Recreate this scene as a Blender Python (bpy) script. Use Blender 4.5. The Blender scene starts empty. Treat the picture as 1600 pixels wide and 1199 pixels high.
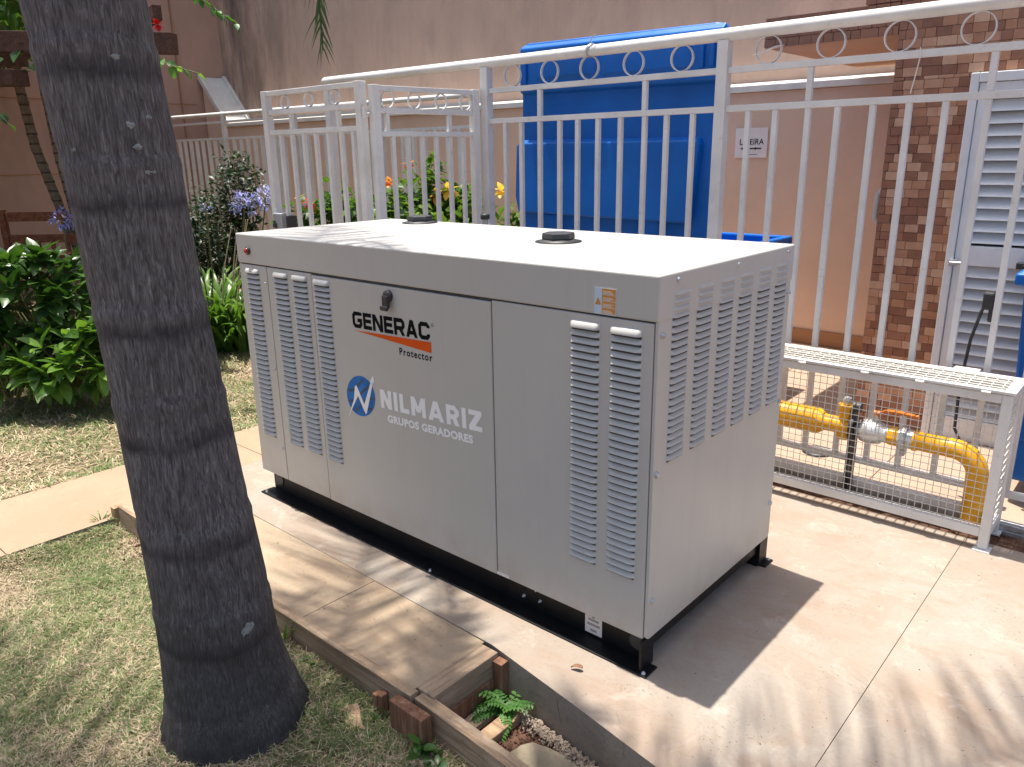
import bpy, bmesh, math, random
import numpy as np
from mathutils import Matrix, Vector, Euler
random.seed(7); rng = np.random.default_rng(7)
SC = bpy.context.scene
COL = SC.collection
R = math.radians

# ------------------------------------------------------------------ camera
cam_d = bpy.data.cameras.new('camera'); cam = bpy.data.objects.new('camera', cam_d); COL.objects.link(cam)
cam_d.sensor_width = 36.0; cam_d.lens = 27.22; cam_d.clip_start = 0.05; cam_d.clip_end = 400
cam.matrix_world = (Matrix.Translation((1.006, -1.693, 1.464)) @ Matrix.Rotation(R(41.551), 4, 'Z')
                    @ Matrix.Rotation(R(73.489), 4, 'X') @ Matrix.Rotation(R(-0.912), 4, 'Z'))
SC.camera = cam
SC.cycles.max_bounces = 7; SC.cycles.diffuse_bounces = 4; SC.cycles.glossy_bounces = 3; SC.cycles.transmission_bounces = 4
SC.render.resolution_x = 1024; SC.render.resolution_y = 767
CAMP = Vector((1.006, -1.693, 1.464))

# ------------------------------------------------------------------ world and sun
SUN_DIR = Vector((-0.185, 0.012, 1.0)).normalized()      # towards the sun
world = bpy.data.worlds.new('World'); SC.world = world; world.use_nodes = True
wn = world.node_tree.nodes; wl = world.node_tree.links; wn.clear()
sky = wn.new('ShaderNodeTexSky'); sky.sky_type = 'NISHITA'; sky.sun_disc = False
sky.sun_elevation = math.asin(SUN_DIR.z); sky.sun_rotation = math.atan2(SUN_DIR.x, SUN_DIR.y)
sky.air_density = 1.0; sky.dust_density = 3.5
bg = wn.new('ShaderNodeBackground'); bg.inputs['Strength'].default_value = 0.125
wo = wn.new('ShaderNodeOutputWorld')
wl.new(sky.outputs[0], bg.inputs['Color']); wl.new(bg.outputs[0], wo.inputs['Surface'])
sun_d = bpy.data.lights.new('sun', 'SUN'); sun_d.energy = 4.2; sun_d.angle = R(0.55); sun_d.color = (1.0, 0.955, 0.88)
sun = bpy.data.objects.new('sun', sun_d); COL.objects.link(sun)
sun.rotation_euler = SUN_DIR.to_track_quat('Z', 'Y').to_euler()
sun.location = (-3, 0, 12)
SC.view_settings.view_transform = 'Standard'; SC.view_settings.look = 'None'
SC.view_settings.exposure = 0.86; SC.view_settings.gamma = 1.0
SC.view_settings.use_curve_mapping = False

# ------------------------------------------------------------------ materials
class NB:
    """small node builder round one material"""
    def __init__(s, name):
        s.m = bpy.data.materials.new(name); s.m.use_nodes = True
        s.t = s.m.node_tree; s.n = s.t.nodes; s.l = s.t.links
        s.b = s.n['Principled BSDF']; s.out = s.n['Material Output']
        s.geo = s.n.new('ShaderNodeNewGeometry'); s.tc = s.n.new('ShaderNodeTexCoord')
        s.P = s.geo.outputs['Position']; s.O = s.tc.outputs['Object']
    def put(s, sock, v):
        if hasattr(v, 'is_linked') or isinstance(v, bpy.types.NodeSocket): s.l.new(v, sock)
        elif v is not None:
            if isinstance(v, tuple) and len(v) == 3 and sock.type == 'RGBA': v = (*v, 1)
            sock.default_value = v
    def map(s, vec, scale=(1, 1, 1), rot=(0, 0, 0)):
        n = s.n.new('ShaderNodeMapping'); s.l.new(vec, n.inputs['Vector'])
        n.inputs['Scale'].default_value = scale; n.inputs['Rotation'].default_value = rot
        return n.outputs[0]
    def noise(s, vec, scale=5, detail=5, rough=.6, dist=0):
        n = s.n.new('ShaderNodeTexNoise'); s.l.new(vec, n.inputs['Vector'])
        n.inputs['Scale'].default_value = scale; n.inputs['Detail'].default_value = min(detail, 5)
        n.inputs['Roughness'].default_value = rough; n.inputs['Distortion'].default_value = dist
        return n.outputs['Fac']
    def voro(s, vec, scale=5, feat='F1', out='Distance', rnd=1):
        n = s.n.new('ShaderNodeTexVoronoi'); s.l.new(vec, n.inputs['Vector']); n.feature = feat
        n.inputs['Scale'].default_value = scale; n.inputs['Randomness'].default_value = rnd
        return n.outputs[out]
    def ramp(s, fac, stops, interp='LINEAR'):
        n = s.n.new('ShaderNodeValToRGB'); s.l.new(fac, n.inputs[0]); cr = n.color_ramp; cr.interpolation = interp
        while len(cr.elements) < len(stops): cr.elements.new(.5)
        for e, (p, c) in zip(cr.elements, stops):
            e.position = p
            if not isinstance(c, tuple): c = (c, c, c)
            e.color = (*c, 1)
        return n.outputs['Color']
    def mix(s, fac, a, b, mode='MIX'):
        n = s.n.new('ShaderNodeMix'); n.data_type = 'RGBA'; n.blend_type = mode
        s.put(n.inputs[0], fac); s.put(n.inputs[6], a); s.put(n.inputs[7], b)
        return n.outputs[2]
    def math(s, op, a, b=0.0):
        n = s.n.new('ShaderNodeMath'); n.operation = op; s.put(n.inputs[0], a); s.put(n.inputs[1], b)
        return n.outputs[0]
    def sep(s, vec):
        n = s.n.new('ShaderNodeSeparateXYZ'); s.l.new(vec, n.inputs[0]); return n.outputs
    def bump(s, h, strength=.3, dist=.01):
        n = s.n.new('ShaderNodeBump'); s.l.new(h, n.inputs['Height'])
        n.inputs['Strength'].default_value = strength; n.inputs['Distance'].default_value = dist
        s.l.new(n.outputs[0], s.b.inputs['Normal']); return n
    def fin(s, col, rough=.5, metal=0.0, spec=None):
        s.put(s.b.inputs['Base Color'], col); s.put(s.b.inputs['Roughness'], rough); s.put(s.b.inputs['Metallic'], metal)
        if spec is not None: s.b.inputs['Specular IOR Level'].default_value = spec
        return s.m

def simple(name, col, rough=.5, metal=0.0, var=.18, scale=9, bump=0.0, bscale=60, spec=None):
    k = NB(name)
    f = k.noise(k.P, scale, 6)
    lo = tuple(c*(1-var) for c in col); hi = tuple(min(1, c*(1+var)) for c in col)
    c = k.ramp(f, [(.3, lo), (.7, hi)])
    r = k.ramp(k.noise(k.P, scale*2.3, 4), [(.3, max(0, rough-.08)), (.7, min(1, rough+.1))])
    if bump: k.bump(k.noise(k.P, bscale, 6), bump, .004)
    return k.fin(c, r, metal, spec)

def m_housing():
    k = NB('housing_paint')
    f = k.noise(k.P, 2.2, 4); c = k.ramp(f, [(.25, (.482, .468, .432)), (.75, (.522, .507, .468))])
    streak = k.noise(k.map(k.P, (26, 26, 1.1)), 1.0, 5)
    c = k.mix(k.ramp(streak, [(.54, 0.0), (.84, .22)]), c, (.36, .345, .31))
    sp = k.voro(k.P, 26); spk = k.ramp(sp, [(.018, .6), (.035, 0.0)])
    gate = k.ramp(k.noise(k.P, 9, 2), [(.56, 0.0), (.60, 1.0)])
    c = k.mix(k.math('MULTIPLY', spk, gate), c, (.16, .13, .10))
    z = k.sep(k.P)[2]
    dirt = k.math('MULTIPLY', k.ramp(z, [(.10, .6), (.24, 0.0)]), k.ramp(k.noise(k.P, 11, 5, .7), [(.35, 0.0), (.65, 1.0)]))
    c = k.mix(dirt, c, (.40, .33, .25))
    k.bump(k.math('ADD', k.math('MULTIPLY', k.noise(k.P, 400, 2), .06), k.noise(k.map(k.P, (1, 1, .7)), 3.2, 2)), .22, .006)
    return k.fin(c, k.ramp(k.noise(k.P, 7, 5), [(.3, .34), (.7, .47)]), 0, .45)

def m_fence(name='fence_paint', rust=.5):
    k = NB(name)
    c = k.ramp(k.noise(k.P, 5, 5), [(.3, (.64, .625, .60)), (.7, (.76, .745, .72))])
    g = k.noise(k.P, 30, 9, .75)
    c = k.mix(k.ramp(g, [(.58, 0.0), (.80, .55)]), c, (.30, .28, .26))
    g2 = k.noise(k.P, 3.5, 4); c = k.mix(k.ramp(g2, [(.45, 0.0), (.75, .25)]), c, (.42, .40, .37))
    s = k.voro(k.P, 34); s = k.ramp(s, [(.05, 1.0), (.09, 0.0)])
    ga = k.ramp(k.noise(k.P, 13, 3), [(.60, 0.0), (.66, rust)])
    c = k.mix(k.math('MULTIPLY', s, ga), c, (.10, .05, .03))
    k.bump(k.noise(k.P, 120, 5), .12, .002)
    return k.fin(c, .5, 0, .4)

def m_concrete(name, a, b, stain, dark=(.22, .17, .13), pits=True):
    k = NB(name)
    c = k.ramp(k.noise(k.P, 1.7, 5, .65, .6), [(.36, a), (.60, b)])
    c = k.mix(k.ramp(k.noise(k.map(k.P, (1, 1.9, 1), (0, 0, .4)), 3.1, 5, .72, 1.2), [(.50, 0.0), (.70, .6)]), c, stain)
    pale = tuple(min(.62, x*1.28) for x in a)
    c = k.mix(k.ramp(k.noise(k.P, 6.5, 5, .75, .7), [(.54, 0.0), (.70, .7)]), c, pale)
    c = k.mix(k.ramp(k.noise(k.map(k.P, (1, 2.6, 1), (0, 0, -.5)), 11, 5, .8, 1.0), [(.58, 0.0), (.76, .38)]), c, dark)
    c = k.mix(k.ramp(k.noise(k.P, 75, 5, .8), [(.52, 0.0), (.72, .5)]), c, dark)
    scr = k.voro(k.map(k.P, (5, 11, 1), (0, 0, .5)), 1.4, 'DISTANCE_TO_EDGE')
    gs = k.ramp(k.noise(k.P, 2.6, 3), [(.54, 0.0), (.62, .7)])
    c = k.mix(k.math('MULTIPLY', k.ramp(scr, [(.0, 1.0), (.014, 0.0)]), gs), c, dark)
    if pits:
        v = k.voro(k.P, 70); p = k.ramp(v, [(.11, 1.0), (.2, 0.0)])
        ga = k.ramp(k.noise(k.P, 4.5, 5), [(.52, 0.0), (.62, .75)])
        c = k.mix(k.math('MULTIPLY', p, ga), c, (.10, .085, .07))
    h = k.math('ADD', k.noise(k.P, 30, 10, .7), k.math('MULTIPLY', k.noise(k.P, 3, 5), 1.6))
    k.bump(h, .35, .006)
    return k.fin(c, k.ramp(k.noise(k.P, 6, 5), [(.3, .62), (.7, .85)]), 0, .35)

def m_wall(name, base, grime, amt=.6, low=None):
    k = NB(name)
    lo = tuple(x*.90 for x in base); hi = tuple(min(1, x*1.08) for x in base)
    c = k.ramp(k.noise(k.P, 1.1, 6, .6), [(.3, lo), (.7, hi)])
    st = k.noise(k.map(k.P, (1.7, 1.7, .75)), 1.0, 8, .68, .6)
    c = k.mix(k.ramp(st, [(.46, 0.0), (.74, amt)]), c, grime)
    st2 = k.noise(k.map(k.P, (9, 9, .8)), 1.0, 6, .7)
    c = k.mix(k.ramp(st2, [(.52, 0.0), (.8, amt*.3)]), c, tuple(g*.8 for g in grime))
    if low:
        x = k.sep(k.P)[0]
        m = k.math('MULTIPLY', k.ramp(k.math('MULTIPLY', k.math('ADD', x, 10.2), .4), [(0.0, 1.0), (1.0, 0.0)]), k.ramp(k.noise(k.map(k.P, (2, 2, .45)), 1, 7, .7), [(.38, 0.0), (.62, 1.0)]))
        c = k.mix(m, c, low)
    k.bump(k.math('ADD', k.noise(k.P, 90, 6), k.noise(k.P, 6, 4)), .35, .006)
    return k.fin(c, .85, 0, .2)

def m_bark():
    k = NB('palm_bark')
    v = k.map(k.O, (1, 1, .13))
    f = k.noise(v, 150, 5, .66, 1.0)
    c = k.ramp(f, [(.32, (.054, .047, .046)), (.46, (.115, .106, .106)), (.58, (.185, .174, .174)), (.71, (.30, .285, .28))])
    z = k.sep(k.O)[2]
    zz = k.math('ADD', z, k.math('MULTIPLY', k.noise(k.O, 5, 5), .10))
    fr = k.math('FRACT', k.math('MULTIPLY', zz, 3.55))
    band = k.ramp(fr, [(0.0, .95), (.06, .6), (.13, 0.0), (.92, 0.0), (1.0, .95)])
    c = k.mix(k.math('MULTIPLY', band, k.ramp(k.noise(k.O, 9, 6), [(.3, .35), (.65, 1.0)])), c, (.035, .03, .036))
    big = k.noise(k.O, 3.2, 6, .65)
    c = k.mix(k.ramp(big, [(.45, 0.0), (.75, .45)]), c, (.05, .042, .04))
    moss = k.math('MULTIPLY', k.ramp(k.noise(k.O, 7, 7, .7), [(.57, 0.0), (.7, .7)]), k.ramp(z, [(.0, 1.0), (.65, .25)]))
    c = k.mix(moss, c, (.06, .065, .03))
    lich = k.ramp(k.voro(k.map(k.O, (1, 1, .8)), 8.5), [(.07, .7), (.12, 0.0)])
    gl = k.ramp(k.noise(k.O, 4.1, 2), [(.6, 0.0), (.63, .8)])
    c = k.mix(k.math('MULTIPLY', lich, gl), c, (.30, .32, .30))
    c = k.mix(k.math('MULTIPLY', k.ramp(z, [(0.0, .8), (.62, 0.0)]), k.ramp(k.noise(k.O, 5, 6, .7), [(.3, .45), (.6, 1.0)])), c, (.038, .032, .029))
    h = k.math('ADD', f, k.math('MULTIPLY', k.noise(k.O, 40, 6), .5))
    k.bump(h, .75, .011)
    return k.fin(c, .82, 0, .25)

def m_wood(name, a, b, axis=0, knots=True):
    k = NB(name)
    sc = [22, 22, 22]; sc[axis] = 1.6
    f = k.noise(k.map(k.P, tuple(sc)), 1.7, 8, .7, .6)
    c = k.ramp(f, [(.28, tuple(x*.45 for x in a)), (.5, a), (.74, b)])
    c = k.mix(k.ramp(k.noise(k.P, 7, 6), [(.52, 0.0), (.75, .45)]), c, tuple(x*.5 for x in a))
    c = k.mix(k.ramp(k.noise(k.P, 90, 5, .8), [(.5, 0.0), (.75, .4)]), c, (.10, .07, .05))
    k.bump(f, .8, .005)
    return k.fin(c, .78, 0, .25)

def m_leaf(name, a, b, trans=.35, rough=.38):
    k = NB(name)
    oi = k.n.new('ShaderNodeObjectInfo')
    f = k.noise(k.P, 13, 4)
    ff = k.math('ADD', k.math('MULTIPLY', f, .7), k.math('MULTIPLY', oi.outputs['Random'], .3))
    c = k.ramp(ff, [(.3, a), (.72, b)])
    k.fin(c, rough, 0, .45)
    tr = k.n.new('ShaderNodeBsdfTranslucent'); k.put(tr.inputs['Color'], k.mix(1.0, c, (1.25, 1.35, .55), 'MULTIPLY'))
    ms = k.n.new('ShaderNodeMixShader'); ms.inputs[0].default_value = trans
    k.l.new(k.b.outputs[0], ms.inputs[1]); k.l.new(tr.outputs[0], ms.inputs[2]); k.l.new(ms.outputs[0], k.out.inputs['Surface'])
    return k.m

def m_tile():
    k = NB('glazed_tile')
    oi = k.n.new('ShaderNodeObjectInfo')
    n = k.noise(k.P, 17, 3)
    f = k.math('ADD', k.math('MULTIPLY', oi.outputs['Random'], .72), k.math('MULTIPLY', n, .34))
    c = k.ramp(f, [(.12, (.17, .068, .04)), (.35, (.29, .125, .07)), (.58, (.40, .19, .105)), (.78, (.49, .27, .165)), (.98, (.58, .38, .26))])
    c = k.mix(k.ramp(k.noise(k.P, 40, 6), [(.5, 0.0), (.8, .35)]), c, (.30, .19, .14))
    k.bump(k.noise(k.P, 60, 4), .15, .002)
    return k.fin(c, .36, 0, .5)

def m_lawn():
    k = NB('lawn_soil')
    a = k.ramp(k.noise(k.P, 42, 9, .75), [(.3, (.115, .075, .045)), (.5, (.27, .20, .125)), (.7, (.44, .35, .23))])
    g = k.ramp(k.noise(k.P, 60, 8, .7), [(.3, (.045, .06, .02)), (.65, (.19, .20, .075))])
    c = k.mix(k.ramp(k.noise(k.P, 2.4, 6, .65), [(.48, 0.0), (.62, .7)]), a, g)
    c = k.mix(k.ramp(k.noise(k.P, 5.5, 7, .7), [(.58, 0.0), (.68, .7)]), c, (.17, .085, .05))
    k.bump(k.math('ADD', k.noise(k.P, 70, 8, .75), k.noise(k.P, 18, 4)), .9, .014)
    return k.fin(c, .95, 0, .1)

def m_top_dirt():
    k = NB('dirt')
    c = k.ramp(k.noise(k.P, 34, 10, .78), [(.3, (.055, .03, .022)), (.5, (.14, .075, .05)), (.7, (.27, .155, .11))])
    k.bump(k.noise(k.P, 55, 9, .75), 1.0, .016)
    return k.fin(c, .95, 0, .1)

def m_ringed():
    k = NB('ringed_stem')
    c = k.ramp(k.noise(k.P, 25, 5), [(.3, (.10, .07, .045)), (.7, (.21, .155, .10))])
    z = k.math('ADD', k.sep(k.P)[2], k.math('MULTIPLY', k.noise(k.P, 8, 3), .03))
    c = k.mix(k.ramp(k.math('FRACT', k.math('MULTIPLY', z, 11.0)), [(0.0, .9), (.16, .8), (.24, 0.0), (1.0, 0.0)]), c, (.035, .022, .015))
    return k.fin(c, .8)
MT = dict(
    housing=m_housing(), fence=m_fence(), pipe_white=m_fence('pipe_paint', .8),
    black=simple('black_enamel', (.007, .007, .008), .42, 0, .4, 20, .05, 90, .25),
    gap_shade=simple('dark_gap_shade', (.085, .083, .08), .8),  # dark tone standing for the shade in gaps and openings
    pad=m_concrete('pad_concrete', (.34, .295, .245), (.315, .24, .18), (.285, .195, .135)),
    infill=m_concrete('infill_concrete', (.35, .26, .175), (.39, .30, .205), (.30, .20, .125), pits=False),
    path=m_concrete('path_concrete', (.325, .225, .145), (.355, .25, .165), (.335, .225, .14), (.27, .18, .115), False),
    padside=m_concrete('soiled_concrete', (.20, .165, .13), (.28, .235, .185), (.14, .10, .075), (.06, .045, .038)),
    tilefloor=m_concrete('yard_floor', (.40, .275, .195), (.45, .32, .235), (.38, .26, .18), (.30, .21, .155), False),
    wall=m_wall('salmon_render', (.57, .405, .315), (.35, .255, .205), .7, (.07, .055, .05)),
    wall2=m_wall('peach_render', (.70, .495, .365), (.61, .43, .315), .35),
    wall3=m_wall('shaded_side_render', (.44, .28, .215), (.30, .20, .165), .55),  # darker copy of the salmon render, shade put into its colour
    skirt=m_wall('skirting_paint', (.36, .19, .10), (.26, .14, .08), .5),
    soffit=m_wall('soffit_paint', (.60, .34, .18), (.44, .24, .13), .3),
    coping=simple('coping_paint', (.66, .64, .58), .55, 0, .12, 6, .1),
    bark=m_bark(),
    wood=m_wood('weathered_board', (.36, .25, .16), (.55, .43, .31), 0),
    woody=m_wood('weathered_cross_board', (.36, .26, .175), (.54, .42, .31), 1),
    woodr=m_wood('red_timber', (.22, .105, .06), (.42, .27, .175), 2),
    woodp=m_wood('fresh_timber', (.36, .235, .14), (.52, .38, .25), 0),
    bench=m_wood('bench_timber', (.17, .06, .028), (.30, .12, .055), 0),
    pergola=m_wood('pergola_timber', (.085, .045, .032), (.14, .075, .055), 0),
    tile=m_tile(), grout=simple('grout', (.20, .115, .08), .9),
    lawn=m_lawn(), dirt=m_top_dirt(),
    blue=simple('blue_polyethylene', (.003, .118, .46), .40, 0, .14, 3, .04, 300, .32),
    alu=simple('painted_louver', (.70, .71, .70), .42, 0, .07, 6),
    galv=simple('galvanised_steel', (.50, .51, .52), .38, .75, .25, 30, .1, 120),
    silver=simple('silver_valve', (.62, .62, .61), .34, .55, .2, 22, .1, 90),
    yellow=simple('yellow_pipe_paint', (.74, .36, .008), .36, 0, .12, 9, .06, 140, .5),
    orange=simple('orange_handle', (.62, .17, .02), .42, 0, .12),
    white=simple('white_print', (.90, .90, .89), .5, 0, .01),
    ink=simple('black_print', (.008, .008, .009), .8, 0, .1, spec=.08),
    brandorange=simple('orange_print', (.74, .10, .008), .7, 0, .05, spec=.15),
    paper=simple('paper_sign', (.74, .68, .64), .6, 0, .05),
    logoblue=simple('logo_blue', (.035, .175, .47), .7, 0, .35, 14, spec=.15),
    logodark=simple('logo_dark', (.012, .05, .12), .45, 0, .1),
    lamp=simple('red_lens', (.34, .018, .008), .2, 0, .2),
    rubber=simple('dark_plastic', (.035, .035, .037), .5, 0, .2, 20),
    lgrey=simple('lock_metal', (.42, .43, .45), .4, .4, .15),
    leaf_bush=m_leaf('broad_leaf', (.018, .050, .012), (.075, .165, .030), .28, .33),
    leaf_bright=m_leaf('bright_broad_leaf', (.04, .105, .018), (.19, .33, .06), .35, .33),
    leaf_dark=m_leaf('dark_leaf', (.010, .026, .012), (.045, .085, .035), .2, .45),
    leaf_hib=m_leaf('hibiscus_leaf', (.035, .095, .015), (.20, .32, .05), .4, .4),
    leaf_strap=m_leaf('strap_leaf', (.035, .095, .015), (.15, .27, .045), .35, .35),
    leaf_palm=m_leaf('palm_leaflet', (.025, .058, .018), (.085, .15, .045), .3, .42),
    leaf_fern=m_leaf('fern_leaf', (.03, .11, .02), (.11, .26, .05), .4, .45),
    leaf_vine=m_leaf('vine_leaf', (.05, .13, .03), (.20, .36, .08), .4, .4),
    grass=m_leaf('grass_blade', (.055, .10, .027), (.22, .285, .10), .3, .6),
    straw=simple('dry_straw', (.46, .365, .235), .75, 0, .3, 40),
    strawd=simple('brown_straw', (.25, .165, .09), .8, 0, .4, 40),
    stem=simple('plant_stem', (.14, .13, .05), .7, 0, .3, 20),
    palmstem=m_ringed(),
    lilac=m_leaf('lilac_petal', (.20, .21, .62), (.42, .42, .82), .35, .5),
    fl_or=m_leaf('orange_petal', (.75, .22, .02), (.85, .40, .06), .3, .5),
    fl_red=m_leaf('red_petal', (.62, .02, .02), (.75, .05, .05), .3, .5),
    fl_yel=m_leaf('yellow_petal', (.80, .48, .04), (.85, .62, .12), .3, .5),
    lichen=simple('lichen', (.235, .25, .24), .9, 0, .35, 90),
    drybrown=simple('dry_leaf', (.22, .095, .04), .7, 0, .3, 30),
    mortar=simple('crumbled_mortar', (.30, .235, .175), .9, 0, .3, 50, .6, 60),
    mud=m_concrete('mossy_cement', (.20, .165, .11), (.30, .25, .175), (.155, .155, .10), (.10, .08, .055)),
    warn=simple('warning_orange', (.62, .27, .04), .5, 0, .1), lilabel=simple('label_blue_white', (.55, .66, .76), .4, 0, .05),
)

# ------------------------------------------------------------------ mesh helpers
class MB:
    def __init__(s): s.v = []; s.f = []; s.mi = []; s.sm = []
    def add(s, vs, fs, mi=0, smooth=False, M=None):
        o = len(s.v)
        s.v += [tuple(M @ Vector(p)) if M is not None else tuple(p) for p in vs]
        s.f += [tuple(i+o for i in q) for q in fs]; s.mi += [mi]*len(fs); s.sm += [smooth]*len(fs); return s
    def box(s, x0, x1, y0, y1, z0, z1, mi=0, M=None):
        v = [(x0,y0,z0),(x1,y0,z0),(x1,y1,z0),(x0,y1,z0),(x0,y0,z1),(x1,y0,z1),(x1,y1,z1),(x0,y1,z1)]
        return s.add(v, [(0,3,2,1),(4,5,6,7),(0,1,5,4),(1,2,6,5),(2,3,7,6),(3,0,4,7)], mi, False, M)
    def prism(s, poly, z0, z1, mi=0, side=None, M=None):
        n = len(poly); v = [(x,y,z0) for x,y in poly]+[(x,y,z1) for x,y in poly]
        s.add(v, [tuple(range(n,2*n)), tuple(reversed(range(n)))], mi, False, M)
        return s.add(v, [(i,(i+1)%n,n+(i+1)%n,n+i) for i in range(n)], mi if side is None else side, False, M)
    def tube(s, pts, rad, n=10, mi=0, cap=True, smooth=True):
        pts = [Vector(p) for p in pts]; rad = rad if isinstance(rad, (list, tuple)) else [rad]*len(pts)
        vs = []; up = None
        for i, p in enumerate(pts):
            d = (pts[min(i+1,len(pts)-1)]-pts[max(i-1,0)]).normalized()
            if up is None: up = Vector((0,0,1)) if abs(d.z) < .9 else Vector((1,0,0))
            a = d.cross(up).normalized(); b = a.cross(d).normalized(); up = b
            for k in range(n):
                t = 2*math.pi*k/n; vs.append(p+(a*math.cos(t)+b*math.sin(t))*rad[i])
        fs = [(i*n+k, i*n+(k+1)%n, (i+1)*n+(k+1)%n, (i+1)*n+k) for i in range(len(pts)-1) for k in range(n)]
        s.add(vs, fs, mi, smooth)
        if cap: s.add(vs, [tuple(range(n)), tuple(reversed(range((len(pts)-1)*n, len(pts)*n)))], mi)
        return s
    def lathe(s, prof, n=20, mi=0, M=None, smooth=True):
        vs = [(r*math.cos(2*math.pi*k/n), r*math.sin(2*math.pi*k/n), z) for r, z in prof for k in range(n)]
        fs = [(i*n+k, i*n+(k+1)%n, (i+1)*n+(k+1)%n, (i+1)*n+k) for i in range(len(prof)-1) for k in range(n)]
        s.add(vs, fs, mi, smooth, M)
        return s.add(vs, [tuple(range(n)), tuple(range((len(prof)-1)*n, len(prof)*n))], mi, False, M)
    def ring(s, c, r, w, t, axis='y', n=32, mi=0):
        vs = []
        for k in range(n):
            a = 2*math.pi*k/n
            for rr, tt in ((r,-w/2),(r,w/2),(r-t,w/2),(r-t,-w/2)):
                u, v = rr*math.cos(a), rr*math.sin(a)
                vs.append((c[0]+u, c[1]+tt, c[2]+v) if axis == 'y' else (c[0]+tt, c[1]+u, c[2]+v))
        fs = [(k*4+j, ((k+1)%n)*4+j, ((k+1)%n)*4+(j+1)%4, k*4+(j+1)%4) for k in range(n) for j in range(4)]
        return s.add(vs, fs, mi, False)
    def mesh(s, name, mats):
        me = bpy.data.meshes.new(name); me.from_pydata(s.v, [], s.f)
        for m in (mats if isinstance(mats, (list, tuple)) else [mats]): me.materials.append(MT[m] if isinstance(m, str) else m)
        me.polygons.foreach_set('material_index', s.mi); me.polygons.foreach_set('use_smooth', s.sm)
        me.update(); return me
    def build(s, name, mats, parent=None, bevel=0, seg=2):
        o = link(name, s.mesh(name, mats), parent)
        if bevel:
            b = o.modifiers.new('bevel', 'BEVEL'); b.width = bevel; b.segments = seg; b.limit_method = 'ANGLE'; b.angle_limit = R(40)
        return o

def link(name, me, parent=None, M=None):
    o = bpy.data.objects.new(name, me); COL.objects.link(o)
    if parent is not None: o.parent = parent
    if M is not None: o.matrix_local = M
    return o
def tag(o, label, cat, group=None, kind=None):
    o['label'] = label; o['category'] = cat
    if group: o['group'] = group
    if kind: o['kind'] = kind
    return o
def thing(name, label, cat, group=None):
    return tag(link(name, None), label, cat, group)
def stuff(o): o['kind'] = 'stuff'; return o
def struct(o): o['kind'] = 'structure'; return o
def part(name, mats, parent, bevel=0, **kw):
    b = MB(); b.box(*kw['box']); return b.build(name, mats, parent, bevel)
def T(x, y, z): return Matrix.Translation((x, y, z))
def np_mesh(name, V, F, mat):
    me = bpy.data.meshes.new(name); V = np.asarray(V, np.float32); F = np.asarray(F, np.int32); k = F.shape[1]
    me.vertices.add(len(V)); me.vertices.foreach_set('co', V.ravel())
    me.loops.add(F.size); me.loops.foreach_set('vertex_index', F.ravel())
    me.polygons.add(len(F)); me.polygons.foreach_set('loop_start', np.arange(0, F.size, k, dtype=np.int32))
    me.polygons.foreach_set('loop_total', np.full(len(F), k, np.int32))
    me.materials.append(MT[mat]); me.update(calc_edges=True); me.validate(); return me

def text_mesh(txt, name, mat, width, M, parent, bold=0.0, height=None, spacing=1.0, extrude=.0004):
    cu = bpy.data.curves.new(name, 'FONT'); cu.body = txt; cu.offset = bold; cu.extrude = 0; cu.space_character = spacing
    cu.resolution_u = 4
    ob = bpy.data.objects.new('tmp', cu); COL.objects.link(ob)
    dg = bpy.context.evaluated_depsgraph_get(); me = bpy.data.meshes.new_from_object(ob.evaluated_get(dg))
    bpy.data.objects.remove(ob)
    co = np.array([v.co[:] for v in me.vertices]); mn = co.min(0); mx = co.max(0)
    sx = width/(mx[0]-mn[0]); sy = (height/(mx[1]-mn[1])) if height else sx
    for v in me.vertices: v.co = M @ Vector(((v.co.x-mn[0])*sx, (v.co.y-mn[1])*sy, 0))
    me.materials.clear(); me.materials.append(MT[mat]); me.name = name
    return link(name, me, parent)
def face_y(x, z, y=-.0015, tilt=0):     # local xy plane -> vertical plane facing -Y
    return T(x, y, z) @ Matrix.Rotation(R(90), 4, 'X') @ Matrix.Rotation(R(tilt), 4, 'Z')

# ------------------------------------------------------------------ setting: ground, slabs, path
def hsh(x, y):
    return (np.sin(x*3.1+1.3*y)*.5+np.sin(x*7.3-5.1*y+1)*.3+np.sin(x*13.7+11.3*y)*.2)
b = MB(); b.add([(-90,-90,-.22),(90,-90,-.22),(90,90,-.22),(-90,90,-.22)], [(0,1,2,3)])
struct(b.build('ground', 'dirt'))
xs = np.concatenate([np.linspace(-11, -5, 40), np.linspace(-4.9, 1.5, 130)]); ys = np.concatenate([np.linspace(-4, -1.62, 24), np.linspace(-1.6, .6, 72), np.linspace(.7, 4.2, 30)])
X, Y = np.meshgrid(xs, ys)
def lawn_z(X, Y):
    Z = -.10+.010*hsh(X, Y)+.004*np.sin(X*31+Y*17)*np.sin(Y*37-X*9)
    d = np.hypot(X+.84, Y+.832); Z = Z+.045*np.exp(-(d/.30)**2)
    pit = (X > -.40) & (Y > -.50) & (Y < .2); Z = np.where(pit, -.18, Z)
    under = (X > -2.36) & (Y > -.49); Z = np.where(under & ~pit, -.14, Z)
    under = (X > -3.05) & (X < -2.3) & (Y < 1.7); Z = np.where(under, np.minimum(Z, -.085), Z)
    dp = np.minimum(np.abs(X+2.385), np.abs(X+2.99)); Z = np.where((X < -2.99) | ((X > -2.385) & (Y < -.53)), Z+.036*np.exp(-(dp/.09)**2), Z)
    return Z
Z = lawn_z(X, Y); nx = len(xs)
V = np.stack([X.ravel(), Y.ravel(), Z.ravel()], 1)
idx = np.arange(len(V)).reshape(X.shape)
Fq = np.stack([idx[:-1,:-1].ravel(), idx[:-1,1:].ravel(), idx[1:,1:].ravel(), idx[1:,:-1].ravel()], 1)
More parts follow.
